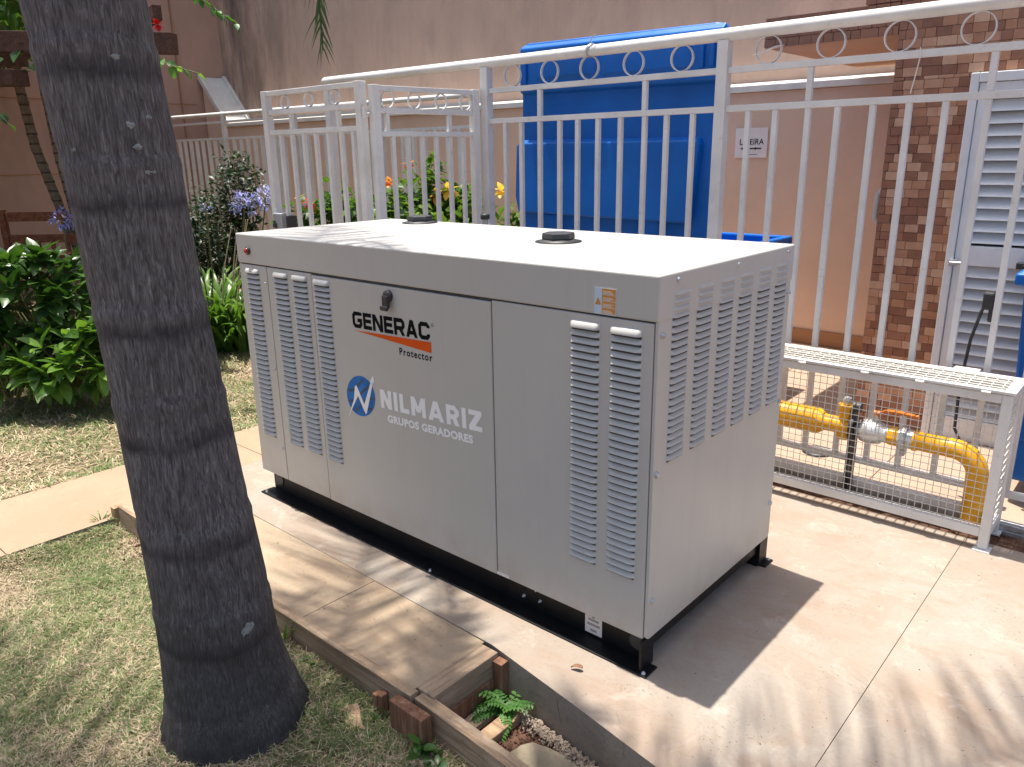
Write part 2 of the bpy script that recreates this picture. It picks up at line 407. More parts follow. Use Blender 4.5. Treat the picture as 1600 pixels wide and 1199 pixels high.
lawn = struct(link('lawn', np_mesh('lawn', V, Fq, 'lawn')))
for p in lawn.data.polygons: p.use_smooth = True

pad = struct(MB().box(-2.36, .50, 0.0, 1.50, -.16, -.012).build('concrete_pad', 'padside'))
def slab(poly, name='slab', mats=('pad','padside'), z0=-.17, z1=0.0, parent=pad, bev=.006):
    return MB().prism(poly, z0, z1, 0, 1 if len(mats) > 1 else None).build(name, list(mats), parent, bev)
slab([(-2.37,-.165),(-1.4,-.172),(-.43,-.186),(-.06,-.243),(.17,-.282),(.5185,-.338),(.5185,1.515),(-2.37,1.515)], bev=.0025)
slab([(.5205,-.339),(1.2,-.46),(4.0,-.95),(4.0,1.512),(.5205,1.515)], bev=.0025)
# infill strip inside the formwork, in two pours
inf = struct(MB().box(-2.30,-.47,-.47,-.19,-.15,-.02).build('infill_strip', 'padside'))
slab([(-2.336,-.478),(-1.0185,-.478),(-1.0155,-.174),(-2.336,-.1675)], mats=('infill','padside'), parent=inf, z1=-.002, bev=.002)
slab([(-1.017,-.478),(-.461,-.478),(-.461,-.188),(-1.0135,-.1745)], mats=('infill','padside'), parent=inf, z1=-.003, bev=.002)
# path crossing to the left
path = struct(MB().box(-2.95,-2.42,-3.9,1.6,-.14,-.062).build('path', 'padside'))
for y0, y1 in ((-3.95,-2.42),(-2.416,-.955),(-.951,.30),(.304,1.62)):
    slab([(-2.99,y0),(-2.385,y0),(-2.385,y1),(-2.99,y1)], mats=('path','padside'), parent=path, z1=-.052, bev=.004)
# yard floor behind the fence
yard = struct(MB().box(-3.85, 4.0, 1.78, 4.3, -.10, -.012).build('yard_floor', 'tilefloor'))
yy = [1.735, 2.45, 3.2, 4.26]; xx = [-3.9,-2.9,-1.95,-.98,.05,1.1,2.2,4.05]
for j in range(3):
    for i in range(7):
        MB().box(xx[i]+.002, xx[i+1]-.002, yy[j]+.002, yy[j+1]-.002, -.06, -.001*((i+j) % 2)).build('floor_slab', 'tilefloor', yard, .003)
struct(MB().box(-2.4, 4.0, 1.50, 1.75, -.10, -.010).build('dirt_gap', 'dirt'))

# ------------------------------------------------------------------ walls
w = thing('boundary_wall', 'tall salmon rendered wall with dark rain stains behind the fences', 'wall')
MB().box(-10.2, 6.0, 4.62, 4.82, -.2, 5.2).build('upper_wall', 'wall', w)
w = thing('low_wall', 'peach lower wall with white sloped coping behind the blue waste container', 'wall')
MB().box(-9.62, 6.0, 4.26, 4.60, -.2, 1.885).build('wall_face', 'wall2', w)
MB().box(-2.6, 6.0, 4.247, 4.259, 0.0, .118).build('skirting', 'skirt', w, .003)
b = MB()
for x0, x1 in ((-9.5,-6.6),(-6.595,-3.5),(-3.495,-.6),(-.595,3.0)):
    q = MB(); q.add([(x0,4.225,1.888),(x1,4.225,1.888),(x1,4.225,1.935),(x0,4.225,1.935),(x0,4.618,1.888),(x1,4.618,1.888),(x1,4.618,1.985),(x0,4.618,1.985)],
          [(0,1,2,3),(3,2,6,7),(4,7,6,5),(0,3,7,4),(1,5,6,2),(0,4,5,1)])
    q.build('coping', 'coping', w, .004)
# raking end of the coping climbing the left wall: flat gutter with two raised edges
prof = [(4.20,0),(4.618,0),(4.618,.05),(4.565,.05),(4.565,.018),(4.255,.018),(4.255,.05),(4.20,.05)]
A = Vector((-9.45,0,1.885)); Bp = Vector((-10.09,0,2.56)); n = len(prof)
vs = [(A.x+dz*.7, yv, A.z+dz) for yv,dz in prof]+[(Bp.x+dz*.7, yv, Bp.z+dz) for yv,dz in prof]
MB().add(vs, [(i,(i+1)%n,n+(i+1)%n,n+i) for i in range(n)]+[tuple(reversed(range(n))), tuple(range(n,2*n))]).build('raking_coping', 'coping', w)
MB().add([(-10.08,4.262,-.2),(-9.62,4.262,-.2),(-9.62,4.262,1.88),(-9.62,4.262,2.055),(-10.08,4.262,2.54),(-10.08,4.6,-.2),(-9.62,4.6,-.2),(-9.62,4.6,2.055),(-10.08,4.6,2.54)],
         [(0,1,2,3,4),(5,8,7,6),(4,3,7,8)]).build('wall_end', 'wall2', w)
w = thing('side_wall', 'dim salmon side wall behind the garden bench and ringed palm stems', 'wall')
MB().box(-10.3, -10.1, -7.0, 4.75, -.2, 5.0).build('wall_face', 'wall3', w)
MB().tube([(-10.085,3.93,-.1),(-10.085,3.93,4.9)], .010, 6).build('conduit', 'skirt', w)
for z in (1.3, 2.2): MB().box(-10.099,-10.094,-6.9,4.15,z,z+.012).build('groove_line', 'skirt', w)

# ------------------------------------------------------------------ tiled facade, canopy, louvred door
fac = thing('tiled_facade', 'brown glazed mosaic tile wall with canopy slab beside the louvred door', 'wall')
FY = 2.70
b = MB()
b.box(-.296, .03, FY+.006, 3.2, -.05, 2.6); b.box(.03, 2.5, FY+.006, 3.2, 1.80, 2.6)
b.box(-.47, -.297, FY+.006, 3.2, 2.155, 2.6)
b.build('backing', 'grout', fac)
MB().box(-.292, -.2, 3.2, 4.25, -.05, 2.6).build('return_wall', 'wall2', fac)
can = MB(); can.box(-.99, -.297, FY+.008, 4.24, 2.0, 2.15); can.build('canopy_slab', 'soffit', fac)
tiles = []
def fill(x0, x1, z0, z1):
    z = z0
    while z < z1-.01:
        h = min(.0435, z1-z); x = x0-random.random()*.05
        while x < x1:
            wd = random.choice((.048,.066,.066,.088)); a = max(x, x0); c = min(x+wd, x1)
            if c-a > .012: tiles.append((a, c, z, z+h))
            x += wd
        z += .0435
fill(-.296, .058, 0.0, 1.80); fill(-.296, .75, 1.80, 2.32); fill(-.99, -.297, 2.0, 2.15); fill(-.47, -.297, 2.152, 2.32)
tiles.sort(key=lambda t: (t[0] > .35, t[2] > 2.2, t[2] < .12, (t[0]-1)**2))
tm = MB().box(-.5,.5,-.5,.5,-.5,.5)
for k in range(6): pass
bm = bmesh.new(); bmesh.ops.create_cube(bm, size=1)
tmesh = bpy.data.meshes.new('tile'); bm.to_mesh(tmesh); bm.free(); tmesh.materials.append(MT['tile'])
rest = MB()
for i, (a, c, z0, z1) in enumerate(tiles):
    dp = .012+random.random()*.005
    if i < 300:
        M = T((a+c)/2, FY-dp/2+.008, (z0+z1)/2) @ Matrix.Rotation(random.gauss(0,.012), 4, 'X') @ Matrix.Rotation(random.gauss(0,.012), 4, 'Z') @ Matrix.Diagonal((c-a-.0018, dp, z1-z0-.0018, 1))
        link('tile', tmesh, fac, M)
    else: rest.box(a+.0015, c-.0015, FY-dp+.008, FY+.008, z0+.0015, z1-.0015)
stuff(rest.build('tiles', 'tile', fac))
# brown upper band edge over the canopy end
door = thing('louvred_door', 'white louvred aluminium door in the brown tiled wall', 'door')
MB().box(.062,.098,FY-.055,FY+.03,-.01,1.795).box(.098,1.2,FY-.055,FY+.03,1.752,1.795).build('door_frame', 'alu', door, .004)
MB().box(.100,.150,FY-.040,FY+.02,.0,1.75).box(.150,.96,FY-.040,FY+.02,1.685,1.75).box(.150,.96,FY-.038,FY+.02,.902,.998).box(.150,.96,FY-.038,FY+.02,0,.12).box(.96,1.01,FY-.04,FY+.02,0,1.75).build('door_leaf_frame', 'alu', door, .003)
MB().box(.150,.96,FY+.021,FY+.028,.0,1.75).build('door_back', 'gap_shade', door)
sl = MB(); sl.add([(.15,-.034,-.026),(.96,-.034,-.026),(.96,.008,.026),(.15,.008,.026),(.15,-.030,-.028),(.96,-.030,-.028),(.96,.012,.024),(.15,.012,.024)],
        [(0,1,2,3),(7,6,5,4),(0,4,5,1),(3,2,6,7),(0,3,7,4),(1,5,6,2)])
slm = sl.mesh('slat', 'alu')
z = .15
while z < 1.66:
    if not (.90 < z < 1.01): link('slat', slm, door, T(0, FY, z))
    z += .0555
MB().box(.085,.12,FY-.075,FY-.055,.90,.93).tube([(.09,FY-.08,.915),(.14,FY-.08,.915)], .009, 8).build('hinge_latch', 'lgrey', door)
MB().box(.37,.43,FY-.075,FY-.04,.905,.935).box(.40,.43,FY-.10,FY-.07,.915,.928).build('handle', 'rubber', door, .003)

# ------------------------------------------------------------------ sign on the wall
sg = thing('direction_sign', 'small white paper sign with arrow taped to the peach wall', 'sign')
MB().box(-1.878,-1.616,4.250,4.2575,1.408,1.629).build('sheet', 'paper', sg)
text_mesh('LIXEIRA', 'lettering', 'ink', .195, T(-1.838,4.2485,1.505) @ Matrix.Rotation(R(90),4,'X'), sg, .008, .042)
MB().box(-1.79,-1.66,4.2475,4.249,1.472,1.480).add([(-1.835,4.2475,1.476),(-1.79,4.2475,1.490),(-1.79,4.2475,1.462)],[(0,1,2)]).add([(-1.72,4.2472,1.476),(-1.708,4.2472,1.486),(-1.696,4.2472,1.476),(-1.708,4.2472,1.466)],[(0,1,2,3)]).build('arrow', 'ink', sg)
MB().box(-1.79,-1.69,4.2480,4.249,1.430,1.433).build('small_print', 'rubber', sg)
cb = thing('wall_bracket', 'small curved white handle fixed on peach wall edge beside tiles', 'handle')
MB().tube([(-.305,2.9,1.30),(-.36,2.88,1.22),(-.365,2.88,1.10),(-.31,2.9,1.02)], .014, 8).build('grip', 'coping', cb)
MB().box(-.335,-.292,2.87,2.93,.99,1.035).build('mount', 'coping', cb, .004)
MB().box(-.335,-.292,2.87,2.93,1.285,1.325).build('mount', 'coping', cb, .004)

# ------------------------------------------------------------------ blue waste containers
bn = thing('waste_container', 'large blue plastic waste container with its lid propped open upright', 'container')
def tapered(x0,x1,y0,y1,z0,z1,t):
    return [(x0+t,y0+t,z0),(x1-t,y0+t,z0),(x1-t,y1-t,z0),(x0+t,y1-t,z0),(x0,y0,z1),(x1,y0,z1),(x1,y1,z1),(x0,y1,z1)]
BF = [(0,3,2,1),(4,5,6,7),(0,1,5,4),(1,2,6,5),(2,3,7,6),(3,0,4,7)]
b = MB(); b.add(tapered(-2.18,-.92,2.16,3.03,.16,.90,.06), BF); b.build('body', 'blue', bn, .02, 3)
b = MB(); b.box(-2.215,-.885,2.12,2.16,.88,.955); b.box(-2.215,-.885,3.02,3.07,.88,.955); b.box(-2.215,-2.17,2.16,3.02,.88,.955); b.box(-.93,-.885,2.16,3.02,.88,.955)
b.build('rim', 'blue', bn, .010)
lid = MB()   # lid standing upright: outline extruded
out = [(-2.215,.99),(-.93,.99),(-.898,1.55),(-.900,1.80),(-.905,2.03),(-.925,2.062),(-.965,2.068),(-2.17,2.085),(-2.212,2.065),(-2.222,2.02),(-2.216,1.80),(-2.222,1.40)]
lid.add([(x,2.075,z) for x,z in out]+[(x,2.135,z) for x,z in out], [tuple(range(12)), tuple(reversed(range(12,24)))]+[(i,i+12,(i+1)%12+12,(i+1)%12) for i in range(12)])
ld = lid.build('lid', 'blue', bn, .012, 3)
# top cap ridge, recess pads, shoulder step, protruding lower block with ribs
MB().add([(-2.21,2.045,1.815),(-.905,2.045,1.80),(-.905,2.045,2.035),(-2.205,2.045,2.055),(-2.21,2.076,1.80),(-.905,2.076,1.785),(-.905,2.076,2.06),(-2.205,2.076,2.075)], [(0,1,2,3),(0,4,5,1),(1,5,6,2),(2,6,7,3),(3,7,4,0)]).build('upper_band', 'blue', ld, .010, 3)
for x0, x1, z0, z1 in ((-2.06,-1.66,1.885,1.975),(-1.60,-1.08,1.875,2.0)):
    MB().add([(x0,2.033,z0),(x1,2.033,z0),(x1,2.033,z1),(x0,2.033,z1),(x0-.015,2.046,z0-.015),(x1+.015,2.046,z0-.015),(x1+.015,2.046,z1+.015),(x0-.015,2.046,z1+.015)], [(0,1,2,3),(0,4,5,1),(1,5,6,2),(2,6,7,3),(3,7,4,0)]).build('raised_pad', 'blue', ld, .005)
for x in (-2.17,-1.02,-.965): MB().box(x,x+.022,2.028,2.047,1.86,1.99).build('grip_rib', 'blue', ld, .006)
o2 = [(-2.228,1.215),(-2.205,1.12),(-1.04,1.10),(-1.0,1.495),(-1.012,1.515),(-2.212,1.525),(-2.232,1.508)]
m2 = len(o2)
MB().add([(x,2.012+(.022 if z > 1.49 else 0),z) for x,z in o2]+[(x,2.077,z+(.02 if z > 1.5 else 0)) for x,z in o2], [tuple(range(m2))]+[(i,i+m2,(i+1)%m2+m2,(i+1)%m2) for i in range(m2)]).build('lower_block', 'blue', ld, .009, 3)
for x in (-1.98,-1.28): MB().add([(x-.07,2.03,1.02),(x+.07,2.03,1.02),(x+.05,2.03,1.11),(x-.05,2.03,1.11),(x-.09,2.076,.995),(x+.09,2.076,.995),(x+.07,2.076,1.14),(x-.07,2.076,1.14)], [(0,1,2,3),(0,4,5,1),(1,5,6,2),(2,6,7,3),(3,7,4,0)]).build('hinge_boss', 'blue', ld, .006)
for i,(x,y) in enumerate(((-2.0,2.35),(-1.1,2.35),(-2.0,2.85),(-1.1,2.85))):
    MB().lathe([(.02,-.022),(.08,-.022),(.085,0),(.08,.022),(.02,.022)], 18, 0, T(x,y,.085) @ Matrix.Rotation(R(90),4,'Y')).box(x-.03,x+.03,y-.02,y+.02,.12,.19).build('wheel', 'rubber', bn)
b2 = thing('waste_bin', 'blue wheeled bin at the right frame edge behind the fence', 'bin')
b = MB(); b.add(tapered(.51,1.10,1.93,2.56,.10,.93,.045), BF); b.build('body', 'blue', b2, .025, 3)
b = MB(); b.box(.48,1.13,1.90,2.60,.935,.985); b.add([(.49,1.91,.985),(1.12,1.91,.985),(1.12,2.59,.985),(.49,2.59,.985),(.55,1.99,1.05),(1.06,1.99,1.05),(1.06,2.55,1.06),(.55,2.55,1.06)], BF[1:]); b.build('lid', 'blue', b2, .012, 3)
MB().box(.58,1.0,1.925,1.945,.30,.75).build('front_panel', 'blue', b2, .008)
MB().add([(.553,1.995,1.0515),(.70,1.995,1.0515),(.70,2.14,1.0545),(.553,2.14,1.0545)],[(0,1,2,3)]).build('sticker', 'lilabel', b2)
MB().lathe([(.011,0),(.011,.0012)], 14, 0, T(.585,2.06,1.0545)).box(.570,.600,2.005,2.045,1.0532,1.0548).box(.62,.67,2.02,2.09,1.0535,1.0552).build('pictogram', 'ink', b2)
for x in (.57,1.04): MB().lathe([(.02,-.02),(.09,-.02),(.095,0),(.09,.02),(.02,.02)], 18, 0, T(x,2.5,.095) @ Matrix.Rotation(R(90),4,'Y')).build('wheel', 'rubber', b2)
ho = thing('black_hose', 'thin black hose hanging by the louvred door behind the fence', 'hose')
MB().tube([(.40,1.90,.86),(.385,1.90,.82),(.36,1.91,.70),(.345,1.92,.50),(.35,1.92,.30),(.40,1.90,.22),(.45,1.87,.20)], .0065, 8).build('tube', 'rubber', ho)
MB().box(.385,.425,1.88,1.93,.83,.90).box(.41,.435,1.885,1.925,.78,.84).build('coupling', 'rubber', ho, .008)

# ------------------------------------------------------------------ fences
def bar(name, x, y, z0, z1, wd, par, mat='fence', dy=None):
    dy = wd if dy is None else dy
    MB().box(x-wd/2, x+wd/2, y-dy/2, y+dy/2, z0, z1).build(name, mat, par, .002)
FN = 1.75
fe = thing('ring_topped_fence', 'white metal fence with row of rings under a thick top pipe', 'fence')
MB().tube([(-3.735,FN,1.960),(-3.72,FN,1.962),(-2.2,FN,1.957),(-.74,FN,1.957),(.6,FN,1.962),(2.6,FN,1.965)], [.022,.0275,.0275,.0275,.0275,.0275], 14).build('top_pipe', 'pipe_white', fe)
for x in (-3.69,-2.205,-.742,.735,2.2): bar('post', x, FN, -.02, 1.934, .052, fe)
for x0, x1 in ((-2.178,-.769),(-.715,.708),(.762,2.17)):
    for z, nm in ((1.808,'ring_rail'),(1.645,'bar_rail'),(.125,'bottom_rail')):
        MB().box(x0, x1, FN-.0135, FN+.0135, z-.0135, z+.0135).build(nm, 'fence', fe, .002)
for x in (-2.063,-1.944,-1.811,-1.674,-1.555,-1.425,-1.288,-1.147,-1.025,-.885,-.610,-.485,-.342,-.219,-.080,.055,.185,.327,.462,.595,.87,1.0,1.13):
    bar('bar', x, FN, .1386, 1.6314, .023, fe)
for x in (-1.810,-1.150,-.345,.327): bar('stub', x, FN, 1.6586, 1.7944, .024, fe)
for x in (-2.005,-1.744,-1.485,-1.221,-.956,-.538,-.272,-.008,.260,.52):
    MB().ring((x, FN, 1.8785), .0585, .017, .0035).build('ring', 'fence', fe)
# tied cords on the pipe
def cord(name, label, pts, r=.0022, mat='paper', cat='string'):
    o = MB().tube(pts, r, 6).build(name, mat); tag(o, label, cat); return o
lp = [(-1.475+.012*math.sin(t*1.1), FN+.0305*math.cos(t), 1.958+.0305*math.sin(t)) for t in np.linspace(0,19,60)]
cord('tied_string', 'pale string knotted round the pipe in front of the blue lid', lp+[(-1.46,FN-.03,2.0),(-1.44,FN-.02,2.03)], .003, 'lgrey')
cord('hanging_twine', 'short loose cord hanging from the rail in front of brown tiles', [(.075,FN-.02,1.83),(.08,FN-.025,1.80),(.072,FN-.025,1.74),(.066,FN-.025,1.70),(.06,FN-.025,1.665)], .0022)
cord('frayed_cord', 'frayed white cord looped through a fence ring near the canopy', [(-.60,FN-.02,1.86),(-.57,FN-.02,1.868),(-.54,FN,1.88),(-.50,FN-.015,1.887),(-.46,FN-.02,1.888),(-.52,FN-.015,1.878),(-.58,FN-.02,1.858)], .002)

def panel(name, label, cat, P0, P1, ringx, bars, stubs, top, zr, zb, group=None, dbl=False):
    """fence panel between two floor points; distances along it in metres"""
    g = thing(name, label, cat, group); P0 = Vector(P0); P1 = Vector(P1); d = P1-P0; Ln = d.length
    g.matrix_world = T(P0.x, P0.y, 0) @ Matrix.Rotation(math.atan2(d.y, d.x), 4, 'Z')
    bar('stile', .02, 0, -.02 if not dbl else .03, top, .045, g); bar('stile', Ln-.02, 0, .03, top, .045, g)
    MB().box(.043, Ln-.043, -.013, .013, top-.028, top-.002).build('top_rail', 'fence', g, .002)
    for z, nm in ((zr,'ring_rail'),(zb,'bar_rail'),(.15,'bottom_rail')):
        MB().box(.043, Ln-.043, -.013, .013, z-.013, z+.013).build(nm, 'fence', g, .002)
    for x in bars: bar('bar', x, 0, .1632, zb-.0132, .022, g)
    for x in stubs: bar('stub', x, 0, zb+.0132, zr-.0132, .022, g)
    rr = (top-.029-zr-.0135)/2
    for x in ringx: MB().ring((x, 0, zr+.0135+rr), rr, .016, .0035).build('ring', 'fence', g)
    return g
ga = panel('folding_gate_leaf', 'hinged leaf of white folding gate reaching back to the fence post', 'gate', (-2.315,1.0), (-2.235,1.70),
      [.10,.27,.45,.62], [.12,.215,.31,.405,.50,.595], [.09,.50], 1.815, 1.690, 1.575, None, True)
gb = panel('lock_gate_leaf', 'outer leaf of white folding gate with a grey lock box', 'gate', (-3.27,.98), (-2.355,.98),
      [.21,.44,.68], [.14,.255,.37,.485,.60,.715,.82], [.26,.70], 1.835, 1.715, 1.605, None, True)
MB().box(.035,.125,-.045,.030,1.045,1.145).build('lock_box', 'lgrey', gb, .006)
MB().box(.045,.075,-.055,-.044,1.06,1.085).tube([(.06,-.05,1.09),(.06,-.06,1.10)], .008, 8).build('keyhole', 'rubber', gb)
MB().box(.155,.175,-.03,.03,1.05,1.13).build('strike', 'rubber', gb)
for z in (.4, 1.0, 1.68): MB().tube([(-2.332,.965,z-.03),(-2.332,.965,z+.03)], .011, 10).build('hinge', 'fence', gb).matrix_parent_inverse = gb.matrix_world.inverted()
# far fence
ff = thing('garden_fence', 'far white bar fence with thin round top rail along garden', 'fence')
FY2 = 3.5
MB().tube([(-9.95,FY2,1.995),(-3.95,FY2,1.965)], .024, 10).build('top_pipe', 'pipe_white', ff)
for z0, nm in ((1.895,'upper_rail'),(1.70,'bar_rail'),(.12,'bottom_rail')): MB().box(-9.95,-3.95,FY2-.013,FY2+.013,z0-.013,z0+.013).build(nm, 'fence', ff, .002)
for x in (-9.75,-8.25,-6.75,-5.25,-3.97): bar('post', x, FY2, -.1, 1.972, .05, ff)
x = -9.60
while x < -4.0:
    if min(abs(x-p) for p in (-9.75,-8.25,-6.75,-5.25,-3.97)) > .05: bar('bar', x, FY2, .1332, 1.6868, .036, ff)
    x += .155

sp = thing('capped_grey_post', 'small dark capped grey post just behind the generator roof', 'post')  # plain grey post with a dark cap, no light fitted
MB().tube([(-1.768,1.25,-.02),(-1.768,1.25,1.145)], .014, 10).build('post', 'lgrey', sp)
MB().lathe([(.018,0),(.024,.002),(.024,.024),(.018,.028)], 14, 0, T(-1.768,1.25,1.145)).build('cap', 'rubber', sp)

# ------------------------------------------------------------------ track and pipe cage
tr = thing('floor_track', 'grey aluminium sliding track on the ground behind the pipe cage', 'track')
MB().box(-2.1,.705,1.655,1.720,-.03,.006).box(-2.1,.705,1.656,1.664,.006,.034).box(-2.1,.705,1.684,1.692,.006,.034).box(-2.1,.705,1.710,1.718,.006,.028).build('profile', 'galv', tr, .002)
cg = thing('pipe_cage', 'white steel cage with wire mesh over the yellow gas pipe', 'cage')
X0, X1, Y0, Y1, ZT, tw = -.62, .605, 1.44, 1.665, .612, .034
for x in (X0, X1-tw):
    for y in (Y0, Y1-tw):
        MB().box(x, x+tw, y, y+tw, .004, ZT).build('leg', 'fence', cg, .003)
        MB().box(x-.012, x+tw+.012, y-.018, y+tw+.006, -.004, .0035).build('foot_plate', 'fence', cg, .001)
for y in (Y0, Y1-tw):
    MB().box(X0+tw, X1-tw, y+.001, y+tw-.001, .05, .05+tw).build('bottom_rail', 'fence', cg, .003)
    MB().box(X0+tw, X1-tw, y+.001, y+tw-.001, ZT-tw, ZT-.001).build('top_rail', 'fence', cg, .003)
for x in (X0, X1-tw):
    for z in (.05, ZT-tw): MB().box(x+.001, x+tw-.001, Y0+tw, Y1-tw, z, z+tw-.001).build('side_rail', 'fence', cg, .003)
def wires(o, u, v, n1, n2, axis):
    b = MB(); r = .0015
    if axis == 'y':
        for x in np.linspace(u[0], u[1], n1): b.tube([(x,o,v[0]),(x,o,v[1])], r, 5, cap=False)
        for z in np.linspace(v[0], v[1], n2): b.tube([(u[0],o-.003,z),(u[1],o-.003,z)], r, 5, cap=False)
    elif axis == 'x':
        for y in np.linspace(u[0], u[1], n1): b.tube([(o,y,v[0]),(o,y,v[1])], r*1.6, 5, cap=False)
        for z in np.linspace(v[0], v[1], n2): b.tube([(o+.004,u[0],z),(o+.004,u[1],z)], r*1.6, 5, cap=False)
    else:
        for x in np.linspace(u[0], u[1], n1): b.tube([(x,v[0],o),(x,v[1],o)], r*1.7, 5, cap=False)
        for y in np.linspace(v[0], v[1], n2): b.tube([(u[0],y,o+.004),(u[1],y,o+.004)], r*1.7, 5, cap=False)
    return b
wires(Y0+.015, (X0+.02,X1-.02), (.07,ZT-.02), 44, 20, 'y').build('front_mesh', 'coping', cg)
wires(X1-.015, (Y0+.02,Y1-.02), (.07,ZT-.02), 7, 18, 'x').build('side_mesh', 'coping', cg)
lidm = MB().box(X0-.004,X1+.008,Y0-.006,Y0+.022,ZT+.003,ZT+.014).box(X0-.004,X1+.008,Y1-.022,Y1+.006,ZT+.003,ZT+.014).box(X1-.030,X1+.008,Y0+.022,Y1-.022,ZT+.003,ZT+.014).build('lid_frame', 'fence', cg, .002)
wires(ZT+.009, (X0,X1-.01), (Y0+.01,Y1-.01), 34, 7, 'z').build('lid_mesh', 'coping', lidm)
MB().box(.36,.45,Y1-.01,Y1+.035,ZT+.002,ZT+.018).build('hinge_tab', 'fence', lidm, .003)
for x in (-.15,.10,.30,.52): MB().tube([(x-.015,Y0-.008,ZT+.002),(x+.015,Y0-.008,ZT+.002)], .005, 8).build('hinge', 'fence', lidm)
gp = thing('gas_pipe', 'yellow gas pipe with silver valve and orange lever inside the cage', 'pipe')
PY, PZ = 1.602, .320
MB().tube([(-.75,PY,PZ),(-.116,PY,PZ),(-.085,PY,PZ),(-.08,PY,PZ)], [.058,.058,.036,.036], 20).build('thick_pipe', 'yellow', gp)
MB().tube([(-.081,PY,PZ),(.02,PY,PZ)], .036, 18).build('thin_pipe', 'yellow', gp)
tee = MB().tube([(-.005,PY,PZ-.055),(-.005,PY,PZ+.085)], .029, 16).tube([(-.005,PY,PZ+.083),(-.005,PY,PZ+.097)], .034, 16).build('tee', 'yellow', gp)
MB().tube([(-.005,PY,PZ+.097),(-.005,PY,PZ+.112),(-.003,PY,PZ+.13)], [.017,.020,.014], 8).build('plug', 'silver', tee)
MB().lathe([(.03,0),(.056,0),(.056,.018),(.03,.018)], 20, 0, T(.022,PY,PZ) @ Matrix.Rotation(R(90),4,'Y')).box(.025,.038,PY-.03,PY+.03,PZ+.03,PZ+.11).tube([(.03,PY-.02,PZ+.10),(.06,PY-.02,PZ+.10)], .022, 10).build('clamp', 'rubber', gp, .003)
vb = MB().tube([(.045,PY,PZ),(.058,PY,PZ),(.065,PY,PZ),(.085,PY,PZ),(.12,PY,PZ),(.145,PY,PZ),(.152,PY,PZ),(.172,PY,PZ)], [.030,.034,.046,.051,.051,.045,.036,.036], 18).tube([(.115,PY,PZ+.045),(.115,PY,PZ+.085)], .014, 10).build('valve_body', 'silver', gp)
MB().tube([(.105,PY,PZ+.082),(.13,PY,PZ+.082)], .014, 8).add([(.12,PY-.012,PZ+.082),(.15,PY-.014,PZ+.105),(.20,PY-.014,PZ+.108),(.275,PY-.012,PZ+.104),(.275,PY+.012,PZ+.104),(.20,PY+.014,PZ+.108),(.15,PY+.014,PZ+.105),(.12,PY+.012,PZ+.082)]+
   [(.12,PY-.012,PZ+.076),(.15,PY-.014,PZ+.097),(.20,PY-.014,PZ+.099),(.275,PY-.012,PZ+.094),(.275,PY+.012,PZ+.094),(.20,PY+.014,PZ+.099),(.15,PY+.014,PZ+.097),(.12,PY+.012,PZ+.076)],
   [(0,1,6,7),(1,2,5,6),(2,3,4,5),(8,15,14,9),(9,14,13,10),(10,13,12,11),(0,8,9,1),(1,9,10,2),(2,10,11,3),(7,6,14,15),(6,5,13,14),(5,4,12,13),(3,11,12,4)]).build('lever', 'orange', vb)
MB().tube([(.172,PY,PZ),(.18,PY,PZ),(.205,PY,PZ),(.214,PY,PZ)], [.036,.042,.042,.037], 8, smooth=False).build('nut', 'yellow', gp, .002)
MB().tube([(.214,PY,PZ),(.222,PY,PZ),(.224,PY,PZ),(.244,PY,PZ),(.246,PY,PZ),(.272,PY,PZ)], [.044,.044,.054,.054,.042,.042], 8, smooth=False).box(.225,.245,PY-.02,PY+.02,PZ-.072,PZ-.05).build('union', 'galv', gp, .003)
el = [(.270,PY,PZ),(.285,PY,PZ),(.286,PY,PZ),(.40,PY,PZ)]+[(.415+.095*math.sin(t), PY, PZ-.095+.095*math.cos(t)) for t in np.linspace(.1,math.pi/2,9)]+[(.512,PY,.14),(.514,PY,-.03)]
MB().tube(el, [.043,.043,.038,.038]+[.040]*9+[.040,.040], 20).build('elbow_pipe', 'yellow', gp)
for x in (.40,): MB().tube([(x,PY,PZ),(x+.012,PY,PZ)], .0405, 18).build('weld_bead', 'yellow', gp)
st = MB().box(.018,.030,PY-.018,PY+.018,-.03,PZ-.03).box(.040,.048,PY-.018,PY+.018,-.03,PZ-.03)
st.build('support_strut', 'rubber', gp)
MB().lathe([(.05,0),(.075,0),(.07,.012),(.048,.012)], 18, 0, T(.514,PY,-.012)).build('collar', 'dirt', gp)
cl = thing('drain_hole', 'small dark drain opening in the pale floor behind cage', 'drain')
MB().lathe([(.04,0),(.075,0),(.075,.006),(.04,.006)], 20, 0, T(-.26,2.05,.001)).build('drain_rim', 'rubber', cl)
MB().lathe([(.0,0),(.041,0),(.041,.002),(.0,.002)], 16, 0, T(-.26,2.05,.0015)).build('drain_cover', 'gap_shade', cl)

# ------------------------------------------------------------------ generator
gen = thing('generator', 'large beige-grey standby generator with louvred housing on black skid base', 'generator')
L, D, ZB, ZT = 2.017, .841, .110, 1.167
MB().box(-L+.008,-.010,.008,D-.006,ZB+.004,ZT-.02).build('core', 'gap_shade', gen)
